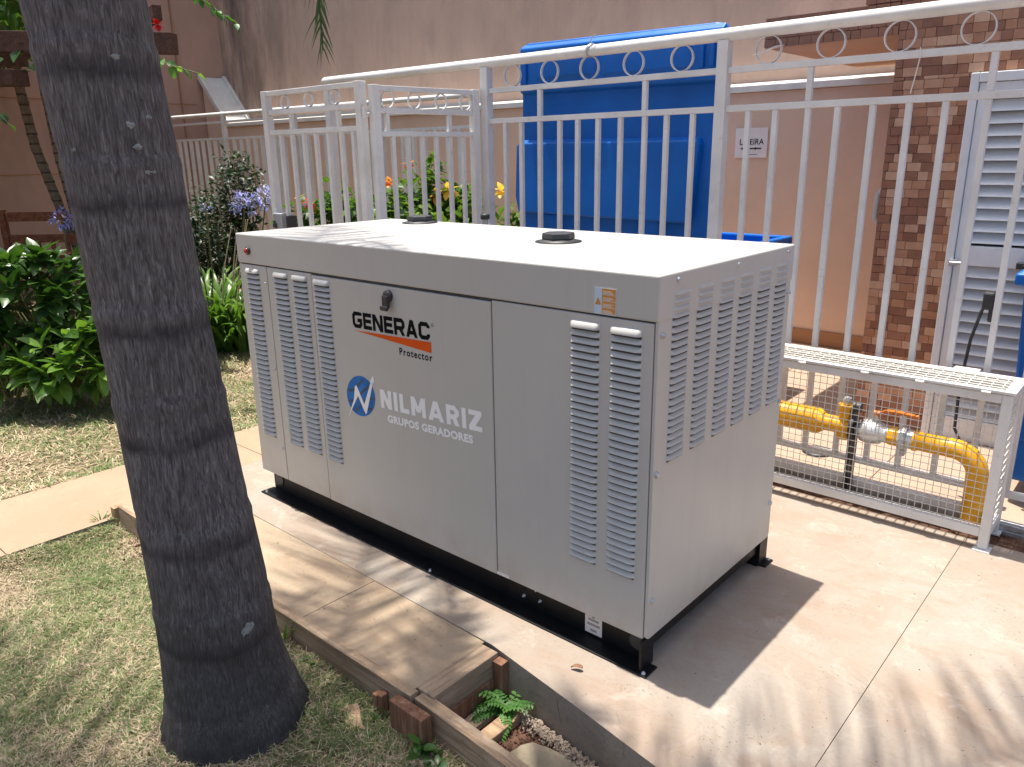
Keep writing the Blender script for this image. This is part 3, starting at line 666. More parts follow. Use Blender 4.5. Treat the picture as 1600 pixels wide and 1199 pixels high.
# top cover: rim plus slightly crowned sheet
tc = MB()
tc.box(-L-.003, .009, -.003, D+.003, 1.046, ZT)
tc = tc.build('top_cover', 'housing', gen, .006, 3)
def fpanel(name, x0, x1, z0=ZB, z1=1.041, y=0.0, par=gen):
    return MB().box(x0, x1, y, y+.02, z0, z1).build(name, 'housing', par, .0025, 2)
p1 = fpanel('corner_panel', -L, -1.8125)
p2 = fpanel('side_panel', -1.8085, -1.506)
dr = fpanel('access_door', -1.5015, -.5755, ZB, 1.036, -.002)
p4 = fpanel('side_panel', -.5715, -.0065)
MB().box(-L,-.01,D-.02,D,ZB,1.041).build('rear_panel', 'housing', gen, .0025)
MB().box(-L-.001,-L+.018,.021,D-.021,ZB,1.041).build('left_end_panel', 'housing', gen, .0025)
# rounded right end panel
def rrect(y0,y1,z0,z1,r,n=5):
    pts = []
    for cy,cz,a0 in ((y1-r,z1-r,0),(y0+r,z1-r,90),(y0+r,z0+r,180),(y1-r,z0+r,270)):
        for i in range(n+1):
            a = R(a0+90*i/n); pts.append((cy+r*math.cos(a), cz+r*math.sin(a)))
    return pts
pp = rrect(.003, D-.003, ZB-.002, ZT-.008, .016); n = len(pp)
ep = MB().add([(-.004,y,z) for y,z in pp]+[(.0065,y,z) for y,z in pp], [tuple(range(n,2*n)), tuple(reversed(range(n)))]+[(i,(i+1)%n,(i+1)%n+n,i+n) for i in range(n)]).build('end_panel', 'housing', gen, .0018, 2)
# louvers
def louver_mesh(wd, h, out=.0108, hood=False):
    b = MB(); xs = [-wd/2,-wd/2+.004,-wd/2+.013,wd/2-.013,wd/2-.004,wd/2]; k = [0,.55,1,1,.55,0]
    pr = [(0,0),(.30,-.14*h),(.72,-.36*h),(.96,-.53*h),(1.0,-.60*h)]
    if hood: pr = [(0,.30*h),(.45,.16*h),(.9,-.10*h),(1.06,-.40*h),(1.06,-.60*h)]
    vs = [(x, -out*kk*p-.0002, z) for p, z in pr for x, kk in zip(xs, k)]
    m = len(xs); fs = [(i*m+j, (i+1)*m+j, (i+1)*m+j+1, i*m+j+1) for i in range(len(pr)-1) for j in range(m-1)]
    b.add(vs, fs, 0, True)
    b.add([(-wd/2+.003,-.0006,-.50*h),(wd/2-.003,-.0006,-.50*h),(wd/2-.003,-.0006,-.985*h),(-wd/2+.003,-.0006,-.985*h)], [(0,3,2,1)], 1)  # dark strip: shade under the lip painted into the louver gap
    return b.mesh('louver', ['housing','gap_shade'])
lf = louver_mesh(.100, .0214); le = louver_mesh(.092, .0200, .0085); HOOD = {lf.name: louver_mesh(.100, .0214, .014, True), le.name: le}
def column(par, xc, ztop, zbot, nn, mesh, end=False):
    pitch = (ztop-zbot)/nn
    for i in range(nn):
        M = T(xc, par_y, ztop-i*pitch)
        if end: M = T(.0066, xc, ztop-i*pitch) @ Matrix.Rotation(R(90), 4, 'Z')
        link('louver', HOOD[mesh.name] if i == 0 else mesh, par, M)
par_y = 0.0
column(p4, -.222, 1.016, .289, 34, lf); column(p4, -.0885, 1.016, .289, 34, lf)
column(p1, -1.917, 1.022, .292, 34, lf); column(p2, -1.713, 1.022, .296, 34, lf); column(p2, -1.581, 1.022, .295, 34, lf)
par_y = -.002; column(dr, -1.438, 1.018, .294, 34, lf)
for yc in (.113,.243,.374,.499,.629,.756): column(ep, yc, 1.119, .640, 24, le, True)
# bolts
def bolt_mesh(r=.008):
    b = MB(); b.lathe([(r*1.35,0),(r*1.35,.0015),(r,.002),(r,.006),(r*.6,.008)], 8); return b.mesh('bolt', 'galv')
bm1 = bolt_mesh(.0075); bm2 = bolt_mesh(.005)
for y, z in ((.085,1.146),(.43,1.146),(.785,1.146),(.022,1.008),(.020,.622),(.022,.231),(.822,1.008),(.822,.629),(.822,.246)):
    link('bolt', bm1, ep, T(.0066,y,z) @ Matrix.Rotation(R(90),4,'Y'))
for z in (.974,.613,.255): link('bolt', bm2, p1, T(-1.823,-.0002,z) @ Matrix.Rotation(R(90),4,'X'))
# latch, lamp, vents
lt = MB().lathe([(.010,0),(.021,0),(.019,.012),(.010,.016)], 18, 0, T(-1.050,-.002,1.005) @ Matrix.Rotation(R(90),4,'X')).build('latch', 'rubber', dr)
MB().box(-1.066,-1.036,-.024,-.010,.962,1.008).box(-1.072,-1.034,-.030,-.018,.955,.972).build('latch_handle', 'rubber', lt, .005)
rl = MB().lathe([(.012,0),(.017,0),(.017,.006),(.012,.008)], 18, 0, T(-1.929,-.0032,1.100) @ Matrix.Rotation(R(90),4,'X')).build('lamp_bezel', 'rubber', tc)
MB().lathe([(.012,.006),(.0115,.012),(.007,.016),(.001,.018)], 14, 0, T(-1.929,-.0032,1.100) @ Matrix.Rotation(R(90),4,'X')).build('indicator_lamp', 'lamp', rl)
for (x, y) in ((-1.705,.745),(-.682,.468)):
    v = MB().lathe([(.03,0),(.082,0),(.082,.003),(.05,.010),(.03,.010)], 32, 0, T(x,y,ZT+.0004)).build('vent_flange', 'rubber', tc)
    bm = bmesh.new(); bmesh.ops.create_cone(bm, cap_ends=True, segments=6, radius1=.060, radius2=.058, depth=.022)
    me = bpy.data.meshes.new('vent_cap'); bm.to_mesh(me); bm.free(); me.materials.append(MT['rubber'])
    o = link('vent_cap', me, v, T(x,y,ZT+.0215) @ Matrix.Rotation(R(17),4,'Z')); bv = o.modifiers.new('bevel','BEVEL'); bv.width = .004; bv.segments = 2
tg = MB()
for i in range(4): tg.box(-.98+.0, -.80, .300+.012*i, .303+.012*i, ZT+.0003, ZT+.0007)
tg.build('faint_print', 'coping', tc)
# base skid
bs = MB()
bs.box(-L+.01,-.006,.046,.056,.0,ZB).box(-L,.022,-.022,.046,.0,.006).box(-L+.01,-.006,.020,.046,ZB-.012,ZB-.003)
bs.build('front_skid', 'black', gen, .002)
bs = MB(); bs.box(-L+.01,-.006,D-.056,D-.046,0,ZB).box(-L,.022,D-.046,D+.022,0,.006).build('rear_skid', 'black', gen, .002)
MB().box(-.030,-.012,.056,D-.056,.052,ZB).build('end_crossmember', 'black', gen, .002)
MB().box(-L+.012,-L+.03,.056,D-.056,.052,ZB).build('end_crossmember', 'black', gen, .002)
MB().box(-.010,.0,-.010,.056,.006,ZB-.004).build('end_gusset', 'black', gen, .002)
MB().box(-.010,.0,D-.056,D+.010,.006,ZB-.004).build('end_gusset', 'black', gen, .002)
for x in (-.050,-1.955):
    MB().lathe([(.022,0),(.028,0),(.028,.004),(.022,.004)], 24, 0, T(x,.0458,.058) @ Matrix.Rotation(R(90),4,'X')).build('lifting_hole_rim', 'rubber', gen)
    MB().lathe([(.001,0),(.0225,0),(.0225,.0015),(.001,.0015)], 20, 0, T(x,.0457,.058) @ Matrix.Rotation(R(90),4,'X')).build('lifting_hole', 'gap_shade', gen)
for x, z in ((-.50,.092),(-.44,.080),(-.425,.045),(-.495,.038),(-.56,.088)): link('bolt', bm2, gen, T(x,.0458,z) @ Matrix.Rotation(R(90),4,'X'))
for x, y in ((.008,-.010),(.008,D+.010),(-1.99,-.008),(-.9,-.010)): link('bolt', bm2, gen, T(x,y,.006))
# prints and labels
la = MB().box(-.190,-.120,-.0042,-.0034,1.049,1.120).build('warning_label', 'lilabel', tc)
b = MB()
for i in range(4): b.box(-.166,-.122,-.0046,-.0043,1.0515+.0172*i,1.0515+.0172*i+.0155)
b.build('label_block', 'warn', la)
b = MB()
for i in range(4):
    for j in range(3): b.box(-.163,-.128-.004*((i+j)%3),-.0049,-.0047,1.053+.0172*i+.0030*j,1.0545+.0172*i+.0030*j)
b.build('label_lines', 'paper', la)
MB().add([(-.188,-.0048,1.074),(-.168,-.0048,1.074),(-.178,-.0048,1.094)],[(0,1,2)]).build('warning_triangle', 'warn', la)
bl = MB().box(-.242,-.178,-.0400+.085,-.0400+.0856,.014,.105).build('base_label', 'paper', gen)
b = MB()
for i,(z,wd) in enumerate(((.092,.012),(.078,.006),(.066,.02),(.050,.024),(.030,.012))):
    for j in range(3): b.box(-.21-wd,-.21+wd,.0446,.0449,z-.003*j-.0012,z-.003*j)
b.build('label_text', 'ink', bl)
MB().box(-.574,-.520,-.0012,-.0004,.112,.124).build('small_tag', 'paper', p4)

# stroke lettering for the wide block capitals
def stroke(b, pts, t, closed=False):
    P = [Vector(p) for p in pts]; n = len(P); Lf = []; Rt = []
    for i in range(n):
        a = (P[i]-P[i-1]).normalized() if (i > 0 or closed) else None; c = (P[(i+1)%n]-P[i]).normalized() if (i < n-1 or closed) else None
        if a is None: nrm = Vector((-c.y,c.x)); k = 1
        elif c is None: nrm = Vector((-a.y,a.x)); k = 1
        else:
            na = Vector((-a.y,a.x)); nc = Vector((-c.y,c.x)); nrm = (na+nc).normalized(); k = 1/max(.35, nrm.dot(na))
        Lf.append(P[i]+nrm*k*t/2); Rt.append(P[i]-nrm*k*t/2)
    vs = [(v.x,v.y,0) for v in Lf]+[(v.x,v.y,0) for v in Rt]
    b.add(vs, [(n+i,n+(i+1)%n,(i+1)%n,i) for i in range(n if closed else n-1)])
def arc(cx, cy, rx, ry, a0, a1, n=8): return [(cx+rx*math.cos(R(a0+(a1-a0)*i/n)), cy+ry*math.sin(R(a0+(a1-a0)*i/n))) for i in range(n+1)]
def letters(word, cap, wd, t, gap, rounded):
    b = MB(); x = 0; h = cap; q = t/2
    for ch in word:
        w_ = wd.get(ch, wd['*']); c = MB(); r = rounded
        if ch == 'G': stroke(c, [(w_-q,h-q-h*.10),(w_-q,h-q-r*.2)]+[(w_-q-r,h-q),(q+r,h-q),(q,h-q-r),(q,q+r),(q+r,q),(w_-q-r,q),(w_-q,q+r),(w_-q,h*.48),(w_*.52,h*.48)], t)
        elif ch == 'C': stroke(c, [(w_-q,h*.68),(w_-q,h-q-r),(w_-q-r,h-q),(q+r,h-q),(q,h-q-r),(q,q+r),(q+r,q),(w_-q-r,q),(w_-q,q+r),(w_-q,h*.34)], t)
        elif ch == 'E': stroke(c, [(w_,h-q),(q,h-q),(q,q),(w_,q)], t); stroke(c, [(q,h*.51),(w_*.93,h*.51)], t*.95)
        elif ch == 'N': stroke(c, [(q,0),(q,h)], t); stroke(c, [(w_-q,0),(w_-q,h)], t); c.add([(0,h,0),(t*1.15,h,0),(w_,0,0),(w_-t*1.15,0,0)], [(0,3,2,1)])
        elif ch == 'R':
            stroke(c, [(q,0),(q,h-q),(w_-q-r,h-q),(w_-q,h-q-r),(w_-q,h*.42+r),(w_-q-r,h*.42),(q,h*.42)], t); c.add([(w_*.42,h*.42,0),(w_*.42+t*1.1,h*.42,0),(w_,0,0),(w_-t*1.15,0,0)], [(0,3,2,1)])
        elif ch == 'A':
            c.add([(0,0,0),(t*1.05,0,0),(w_/2+t*.55,h,0),(w_/2-t*.55,h,0)], [(0,1,2,3)]); c.add([(w_,0,0),(w_-t*1.05,0,0),(w_/2-t*.55,h,0),(w_/2+t*.55,h,0)], [(3,2,1,0)]); stroke(c, [(w_*.22,h*.27),(w_*.78,h*.27)], t*.9)
        elif ch == 'I': stroke(c, [(q,0),(q,h)], t); w_ = t
        elif ch == 'L': stroke(c, [(q,h),(q,q),(w_,q)], t)
        elif ch == 'M': stroke(c, [(q,0),(q,h)], t); stroke(c, [(w_-q,0),(w_-q,h)], t); c.add([(0,h,0),(t*1.1,h,0),(w_/2+t*.5,h*.22,0),(w_/2-t*.5,h*.22,0)], [(0,3,2,1)]); c.add([(w_,h,0),(w_-t*1.1,h,0),(w_/2-t*.5,h*.22,0),(w_/2+t*.5,h*.22,0)], [(0,1,2,3)])
        elif ch == 'Z': stroke(c, [(0,h-q),(w_,h-q)], t); stroke(c, [(0,q),(w_,q)], t); c.add([(w_-t*1.45,h-t*.9,0),(w_,h-t*.9,0),(t*1.45,t*.9,0),(0,t*.9,0)], [(0,3,2,1)])
        b.add([(v[0]+x,v[1],v[2]) for v in c.v], c.f); x += w_+gap
    return b, x-gap
def print_letters(word, cap, wd, t, gap, r, width, M, name, mat, par):
    b, tot = letters(word, cap, wd, t, gap, r); s = width/tot
    b.v = [tuple(M @ Vector((v[0]*s, v[1], -.00002*(i % 5)))) for i, v in enumerate(b.v)]
    return b.build(name, mat, par)
DY = -.0028
print_letters('GENERAC', .060, {'*':.056,'E':.048,'A':.058}, .0142, .006, .008, .412, face_y(-1.262,.867,DY,1.3), 'lettering', 'ink', dr)
MB().add([(-1.257,DY,.857),(-.847,DY,.871),(-.847,DY,.834)], [(0,2,1)]).build('orange_wedge', 'brandorange', dr)
MB().ring((-.837,DY,.930),.0055,.0003,.0012).build('trademark_dot', 'ink', dr)
text_mesh('Protector', 'lettering', 'ink', .166, face_y(-1.010,.803,DY,.6), dr, .022, .026, 1.25)
print_letters('NILMARIZ', .070, {'*':.055,'M':.066,'A':.068,'L':.042,'Z':.052,'R':.054}, .0172, .0110, .012, .508, face_y(-1.130,.586,DY,2.2), 'lettering', 'white', dr)
text_mesh('GRUPOS GERADORES', 'lettering', 'white', .432, face_y(-1.097,.536,DY,2.6), dr, .05, .030, 1.08)
cx, cz = -1.247, .606
g = MB().add([(cx,DY,cz)]+[(cx+.084*math.cos(a)+.012*math.sin(a),DY,cz+.080*math.sin(a)) for a in np.linspace(0,2*math.pi,41)[:-1]], [(0,i+1,(i+1)%40+1) for i in range(40)]).build('globe_emblem', 'logoblue', dr)
b = MB()
def inell(x, z): return ((x-cx-.012*(z-cz)/.080)/.084)**2+((z-cz)/.080)**2 < .97
for off in (-.075,-.035,.008,.050):
    prev = None
    for t in np.linspace(-1,1,41):
        x = cx+t*.085; z = cz+off+.030*math.sin(t*2.2)+.012*t; th = .0055*(1-.6*t*t)+.001
        if inell(x,z+th) and inell(x,z-th):
            if prev: b.add([(prev[0],DY-.0003,prev[1]-prev[2]),(x,DY-.0003,z-th),(x,DY-.0003,z+th),(prev[0],DY-.0003,prev[1]+prev[2])], [(0,1,2,3)])
            prev = (x,z,th)
        else: prev = None
b.build('globe_bands', 'logodark', g)
by = DY-.0006
MB().add([(x,by,z) for x,z in ((-1.336,.500),(-1.290,.585),(-1.278,.640),(-1.268,.645),(-1.228,.578),(-1.180,.676),(-1.187,.673),(-1.164,.702),(-1.161,.672),(-1.168,.674),(-1.216,.548),(-1.224,.540),(-1.263,.604))],
         [(0,12,2,1),(12,11,4,3),(12,3,2),(11,10,4),(10,5,4),(10,9,5),(6,9,8,7)]).build('lightning_bolt', 'white', g)

# ------------------------------------------------------------------ formwork timber, pit
def timber(name, label, mat, box, M=None, bev=.0018, cat='board', group=None):
    b = MB(); b.box(*box); o = b.build(name, mat, None, bev)
    if M is not None: o.matrix_world = M
    return tag(o, label, cat, group)
timber('formwork_board', 'long weathered formwork board behind the palm trunk along concrete strip', 'wood', (-2.372,-.442,-.514,-.482,-.12,.004))
timber('formwork_cross_board', 'short weathered board closing the end of the concrete strip', 'woody', (-.457,-.388,-.474,-.205,-.105,.003), bev=.002)
MB().box(-.387,-.380,-.47,-.21,-.17,-.075).build('stained_lower_edge', 'woodr', bpy.data.objects['formwork_cross_board'])
timber('formwork_outer_board', 'weathered plank running out of frame along the open soil pit', 'wood', (-.437,.60,-.020,.020,-.135,-.006), T(0,-.508,0) @ Matrix.Rotation(R(-3.2),4,'Z'))
timber('formwork_block', 'reddish wooden block butted against the corner of the formwork', 'woodr', (-.478,-.342,-.558,-.522,-.165,.002), T(0,-.004,0), .002, 'block')
timber('formwork_end_peg', 'square wooden peg at the far end of the long board', 'woodp', (-2.412,-2.374,-.53,-.478,-.13,-.004), None, .0018, 'peg')
timber('corner_peg', 'reddish upright peg in the pit corner beside the fern', 'woodr', (-.386,-.350,-.232,-.200,-.17,-.012), None, .0018, 'peg')
for i,(dx,h) in enumerate(((0,-.035),(.022,-.028))):
    timber('stake', ('split wooden stake of the pair beside the long board, taller one','split wooden stake of the pair beside the long board, shorter one')[1-i], 'woodr', (-.575+dx,-.556+dx,-.545,-.520,-.14,h), T(0,0,0) @ Matrix.Rotation(R(0),4,'Z'), .003, 'stake')
def chunk(name, label, mat, c, dims, rot, cat='wood chip'):
    bm = bmesh.new(); bmesh.ops.create_cube(bm, size=1); bmesh.ops.subdivide_edges(bm, edges=bm.edges, cuts=2, use_grid_fill=True)
    for v in bm.verts: v.co += Vector((random.gauss(0,.05),random.gauss(0,.05),random.gauss(0,.06)))
    me = bpy.data.meshes.new(name); bm.to_mesh(me); bm.free(); me.materials.append(MT[mat])
    o = link(name, me); o.matrix_world = T(*c) @ Euler(rot).to_matrix().to_4x4() @ Matrix.Diagonal((*dims,1)); return tag(o, label, cat)
chunk('wood_offcut', 'pale broken wood offcut lying on straw beside the stakes', 'woodp', (-.585,-.612,-.088), (.095,.045,.020), (.1,.15,-.5))
chunk('wood_splinter', 'small pale splinter of wood on straw below the offcut', 'woodp', (-.535,-.672,-.094), (.055,.018,.010), (.1,.1,-.7))
dl = MB(); V_, F_ = [], []
for i in range(7):
    t = i/6; w_ = .0085*math.sin(math.pi*(.06+.9*t))**.8; zc = .004+.006*math.sin(t*2.6)
    V_ += [(-.018+.036*t, -w_+.003*math.sin(t*5), zc+.006), (-.018+.036*t, .002*math.sin(t*6), zc), (-.018+.036*t, w_, zc+.004+.003*t)]
    if i: k_ = (i-1)*3; F_ += [(k_,k_+3,k_+4,k_+1),(k_+1,k_+4,k_+5,k_+2)]
o = dl.add(V_, F_, 0, True).build('dead_leaf', 'drybrown'); o.matrix_world = T(-.155,-.115,.001) @ Matrix.Rotation(.5,4,'Z')
tag(o, 'small curled brown leaf on the concrete by the skid', 'leaf')
# pit contents
struct(MB().prism([(-.40,-.49),(.9,-.55),(.9,-.3),(.17,-.27),(-.06,-.23),(-.40,-.19)], -.20, -.150).build('pit_soil', 'dirt'))
timber('pit_plank', 'cement-splashed plank lying across the soil pit near the fern', 'woody', (-.375,-.325,-.49,-.225,-.150,-.128), None, .003, 'plank')
timber('pit_batten', 'tan batten lying across the soil pit beside the splashed plank', 'woodp', (-.300,-.252,-.49,-.245,-.150,-.122), None, .003, 'plank')
b = MB(); base_ = [(-.15,-.30),(-.05,-.285),(.10,-.33),(.30,-.38),(.6,-.45),(.6,-.53),(.0,-.51),(-.12,-.47),(-.185,-.41),(-.19,-.345)]; pts = []
for i in range(len(base_)):
    p0_, p1_, p2_, p3_ = (Vector(base_[(i+j-1) % len(base_)]) for j in range(4))
    for t in (0,.25,.5,.75):
        q = .5*((2*p1_)+(p2_-p0_)*t+(2*p0_-5*p1_+4*p2_-p3_)*t*t+(3*p1_-p0_-3*p2_+p3_)*t**3); pts.append((q.x+random.gauss(0,.003), q.y+random.gauss(0,.003)))
struct(b.prism(pts, -.17, -.138).build('cement_puddle', 'mud', None, .004, 2))
b = MB()
for i in range(2600):
    t = random.random(); x = -.33+t*.85; yb = -.215-(x+.33)*.135; y = yb-abs(random.gauss(.012,.014))
    s = random.uniform(.001,.0035)*(1 if random.random() < .88 else 1.9)
    M = T(x,y,-.145+random.random()*.012) @ Euler((random.random()*3,random.random()*3,random.random()*3)).to_matrix().to_4x4() @ Matrix.Diagonal((s*1.4,s,s*.8,1))
    b.box(-1,1,-1,1,-1,1,0,M)
mo = stuff(b.build('mortar_crumbs', 'mortar')); tag(mo, 'pale crumbled mortar spilled along the foot of concrete pad', 'rubble', None, 'stuff')
b = MB()
for i in range(2200):
    x = random.uniform(-.38,.6); y = random.uniform(-.49,-.22-(x+.38)*.12); s = random.uniform(.001,.0035)
    M = T(x,y,-.148) @ Euler((random.random()*3,random.random()*3,random.random()*3)).to_matrix().to_4x4() @ Matrix.Diagonal((s*1.3,s,s*.8,1))
    b.box(-1,1,-1,1,-1,1,0,M)
for i in range(500):      # clods by the far peg and beside the long board
    x = random.uniform(-2.38,-.45); y = -.52-abs(random.gauss(0,.05)); s = random.uniform(.0015,.006)
    if x > -1.9 and random.random() < .5: continue
    M = T(x,y,-.095) @ Euler((random.random()*3,random.random()*3,random.random()*3)).to_matrix().to_4x4() @ Matrix.Diagonal((s*1.4,s,s*.8,1))
    b.box(-1,1,-1,1,-1,1,0,M)
tag(stuff(b.build('soil_crumbs', 'dirt')), 'loose red-brown soil crumbs in the pit and along boards', 'soil', None, 'stuff')

b = MB()
for i in range(260):
    x = random.uniform(-1.9,1.6); y = random.uniform(-.22,1.45)
    if -2.05 < x < .03 and -.03 < y < .87: continue
    if y < -.17-max(0,x+.43)*.12: continue
    s_ = random.uniform(.0005,.0014); M = T(x,y,.0004) @ Euler((random.random()*3,random.random()*3,random.random()*3)).to_matrix().to_4x4() @ Matrix.Diagonal((s_*1.7,s_,s_*.5,1)); b.box(-1,1,-1,1,-1,1,0,M)
for i in range(70):
    x = random.uniform(-2.2,-.5); y = random.uniform(-.46,-.19); s_ = random.uniform(.0005,.0012)
    b.box(-1,1,-1,1,-1,1,0,T(x,y,.0005) @ Euler((0,0,random.random()*3)).to_matrix().to_4x4() @ Matrix.Diagonal((s_*1.8,s_,s_*.5,1)))
tag(b.build('pad_grit', 'dirt'), 'tiny specks of grit and litter scattered over the concrete', 'grit', None, 'stuff')

# ------------------------------------------------------------------ foreground palm
palm = thing('palm_tree', 'thick grey palm trunk with ringed bark in the left foreground', 'tree')
prof = [(-.16,.212,-.840,-.832),(-.10,.204,-.840,-.832),(-.06,.201,-.838,-.830),(-.015,.188,-.836,-.829),(.03,.176,-.838,-.831),(.10,.165,-.843,-.835),(.18,.155,-.848,-.839),(.38,.147,-.853,-.844),(.66,.136,-.867,-.857),(.92,.130,-.880,-.868),
        (1.17,.125,-.893,-.880),(1.44,.1255,-.903,-.888),(1.62,.126,-.915,-.899),(1.80,.127,-.925,-.908),(2.3,.122,-.97,-.95),(3.0,.116,-1.04,-1.02),(3.9,.108,-1.12,-1.10),(4.3,.10,-1.15,-1.13)]
zs = np.concatenate([np.arange(-.16,2.1,.0125), np.arange(2.1,4.31,.05)]); pz = np.array(prof); NA = 96
vs = []; 
ringz = [.02+.282*i+.03*math.sin(i*2.7) for i in range(16)]
for z in zs:
    r0 = np.interp(z,pz[:,0],pz[:,1]); cx_ = np.interp(z,pz[:,0],pz[:,2]); cy_ = np.interp(z,pz[:,0],pz[:,3])
    for k in range(NA):
        a = 2*math.pi*k/NA
        r = r0*(1+.012*math.sin(3*a+z*2)+.009*math.sin(5*a-z*3.1)+.004*math.sin(23*a+z*5)*math.sin(z*9+a*3))
        for q in ringz:
            dz = (z-(q+.006*math.sin(2*a+q*9)))/.016
            if abs(dz) < 3: r += .0032*math.exp(-dz*dz)-.0022*math.exp(-(dz-1.6)**2)
        if z < .02: r += .012*math.sin(9*a)*math.sin(14*a+1)*max(0,(.02-z)/.14)
        vs.append((cx_+r*math.cos(a), cy_+r*math.sin(a), z))
fs = [(i*NA+k, i*NA+(k+1)%NA, (i+1)*NA+(k+1)%NA, (i+1)*NA+k) for i in range(len(zs)-1) for k in range(NA)]
MB().add(vs, fs, 0, True).build('trunk', 'bark', palm)
for az, z, rr in ((-5.4,1.675,.013),(-6.1,1.536,.016),(-4.3,1.491,.011),(-1.2,1.438,.020),(-66,1.487,.006),(3.0,.274,.024),(14.5,1.554,.008)):
    r0 = np.interp(z,pz[:,0],pz[:,1])*1.007+.0018; A_ = R(az); cx_ = np.interp(z,pz[:,0],pz[:,2]); cy_ = np.interp(z,pz[:,0],pz[:,3]); b = MB(); kk = 18
    b.add([(0,0,.0012)]+[(rr*random.uniform(.6,1.12)*math.cos(t)*.8, rr*random.uniform(.6,1.12)*math.sin(t), -.003) for t in np.linspace(0,2*math.pi,kk+1)[:-1]], [(0,i+1,(i+1)%kk+1) for i in range(kk)], 0, False,
          T(cx_+r0*math.cos(A_), cy_+r0*math.sin(A_), z) @ Matrix.Rotation(A_,4,'Z') @ Matrix.Rotation(R(90),4,'Y'))
    b.build('lichen_patch', 'lichen', palm)
def frond(root, az, length, rise, droop, nleaf, leaflen, parent, seed, curve=None):
    rs = np.random.default_rng(seed); N = 26; pts = []
    if curve: pts = curve; hd = (curve[-4]-curve[0]); hd.z = 0; hd.normalize()
    else:
        root = Vector(root); hd = Vector((math.cos(az), math.sin(az), 0)); p = root.copy()
    for i in range(0 if curve else N+1):
        pts.append(p.copy()); t = i/N; el = rise-(rise+droop)*t**1.25
        p = p+(hd*math.cos(el)+Vector((0,0,math.sin(el))))*length/N
    rr = [.018*(1-.9*i/N)+.0015 for i in range(N+1)]
    ra = MB().tube(pts, rr, 6).build('frond', 'leaf_palm', parent)
    side = Vector((-hd.y, hd.x, 0)); V = []; F = []
    for i in range(nleaf):
        t = .12+.88*(i+.5)/nleaf; f = t*N; j = min(int(f), N-1); q = pts[j].lerp(pts[j+1], f-j); d = (pts[j+1]-pts[j]).normalized()
        for sg in (-1,1):
            ln = leaflen*(math.sin(math.pi*min(1,.15+t*.8))**.7)*rs.uniform(.8,1.1)
            out = (side*sg*rs.uniform(.25,.9)+d*rs.uniform(.6,1.4)+hd*rs.uniform(-.4,.4)+Vector((0,0,-.2)) if curve else side*sg*rs.uniform(.75,1.0)+d*rs.uniform(.45,.8)+Vector((0,0,rs.uniform(-.1,.25)))).normalized()
            wd = (.0035 if curve else .010)*rs.uniform(.8,1.3); wv = d.cross(out).normalized().cross(out).normalized()*wd
            base = len(V); seg = 4
            for s_ in range(seg+1):
                u = s_/seg; c = q+out*ln*u+Vector((0,0,-1))*ln*.42*u*u; k = 1-.95*u*u
                V += [tuple(c-wv*k), tuple(c+wv*k)]
            F += [(base+2*s_, base+2*s_+1, base+2*s_+3, base+2*s_+2) for s_ in range(seg)]
    stuff(link('leaflets', np_mesh('leaflets', V, F, 'leaf_palm'), ra))
    return ra
CR = Vector((-1.15,-1.13,4.3))
MB().tube([(CR.x,CR.y,4.28),(CR.x-.02,CR.y,4.7),(CR.x-.03,CR.y,5.1)], [.11,.085,.03], 14).build('crownshaft', 'leaf_palm', palm)
FR = [(47,2.9,66,45),(55,2.9,68,42),(133,2.8,64,55),(60,1.5,76,40),(85,1.35,78,40),(112,1.5,74,40),(142,1.6,70,40),(206,2.0,62,50),(186,2.4,66,45),(196,2.7,58,50),(218,2.4,58,55),(250,2.6,60,60),(290,2.6,60,60),(325,2.3,64,50),(5,2.1,70,45)]
for i,(az,ln,ri,dr_) in enumerate(FR):
    frond(CR+Vector((0,0,.35)), R(az+random.uniform(-4,4)), ln, R(ri), R(dr_), 62 if ln > 2 else 44, .55 if ln > 2 else .42, palm, i)
# drooping old frond whose tip hangs into view above the generator
B4 = [Vector((-1.12,-1.05,4.40)),Vector((-1.25,-.30,5.35)),Vector((-1.50,.14,3.9)),Vector((-1.475,.115,1.83))]
frond(None, 0, 0, 0, 0, 230, .26, palm, 99, [B4[0]*(1-t)**3+B4[1]*3*t*(1-t)**2+B4[2]*3*t*t*(1-t)+B4[3]*t**3 for t in np.linspace(0,1,27)])

# ------------------------------------------------------------------ leaf helpers
def leaf_verts(ln, wd, fold=.25, curl=.25, seg=4, obov=.6):
    V = []; F = []
    for i in range(seg+1):
        t = i/seg; w_ = wd*.5*(math.sin(math.pi*min(1,t**(.55+obov*.55)))**.8+.04) if 0 < i < seg else wd*.05
        z = -curl*ln*t*t
        V += [(-w_, ln*t, z+fold*w_), (0, ln*t, z), (w_, ln*t, z+fold*w_)]
    for i in range(seg):
        a = i*3; F += [(a,a+1,a+4,a+3),(a+1,a+2,a+5,a+4)]
    return V, F
def orient(p, d, roll=0, s=1.0):
    d = Vector(d).normalized(); up = Vector((0,0,1)); sx = d.cross(up)
    if sx.length < .05: sx = Vector((1,0,0))
    sx.normalize(); n = sx.cross(d).normalized()
    M = Matrix(((sx.x,d.x,n.x,0),(sx.y,d.y,n.y,0),(sx.z,d.z,n.z,0),(0,0,0,1)))
    return T(*p) @ M @ Matrix.Rotation(roll,4,'Y') @ Matrix.Scale(s,4)
def leafmesh(name, ln, wd, mat, **k):
    V, F = leaf_verts(ln, wd, **k); b = MB().add(V, F, 0, True); return b, b.mesh(name, mat)
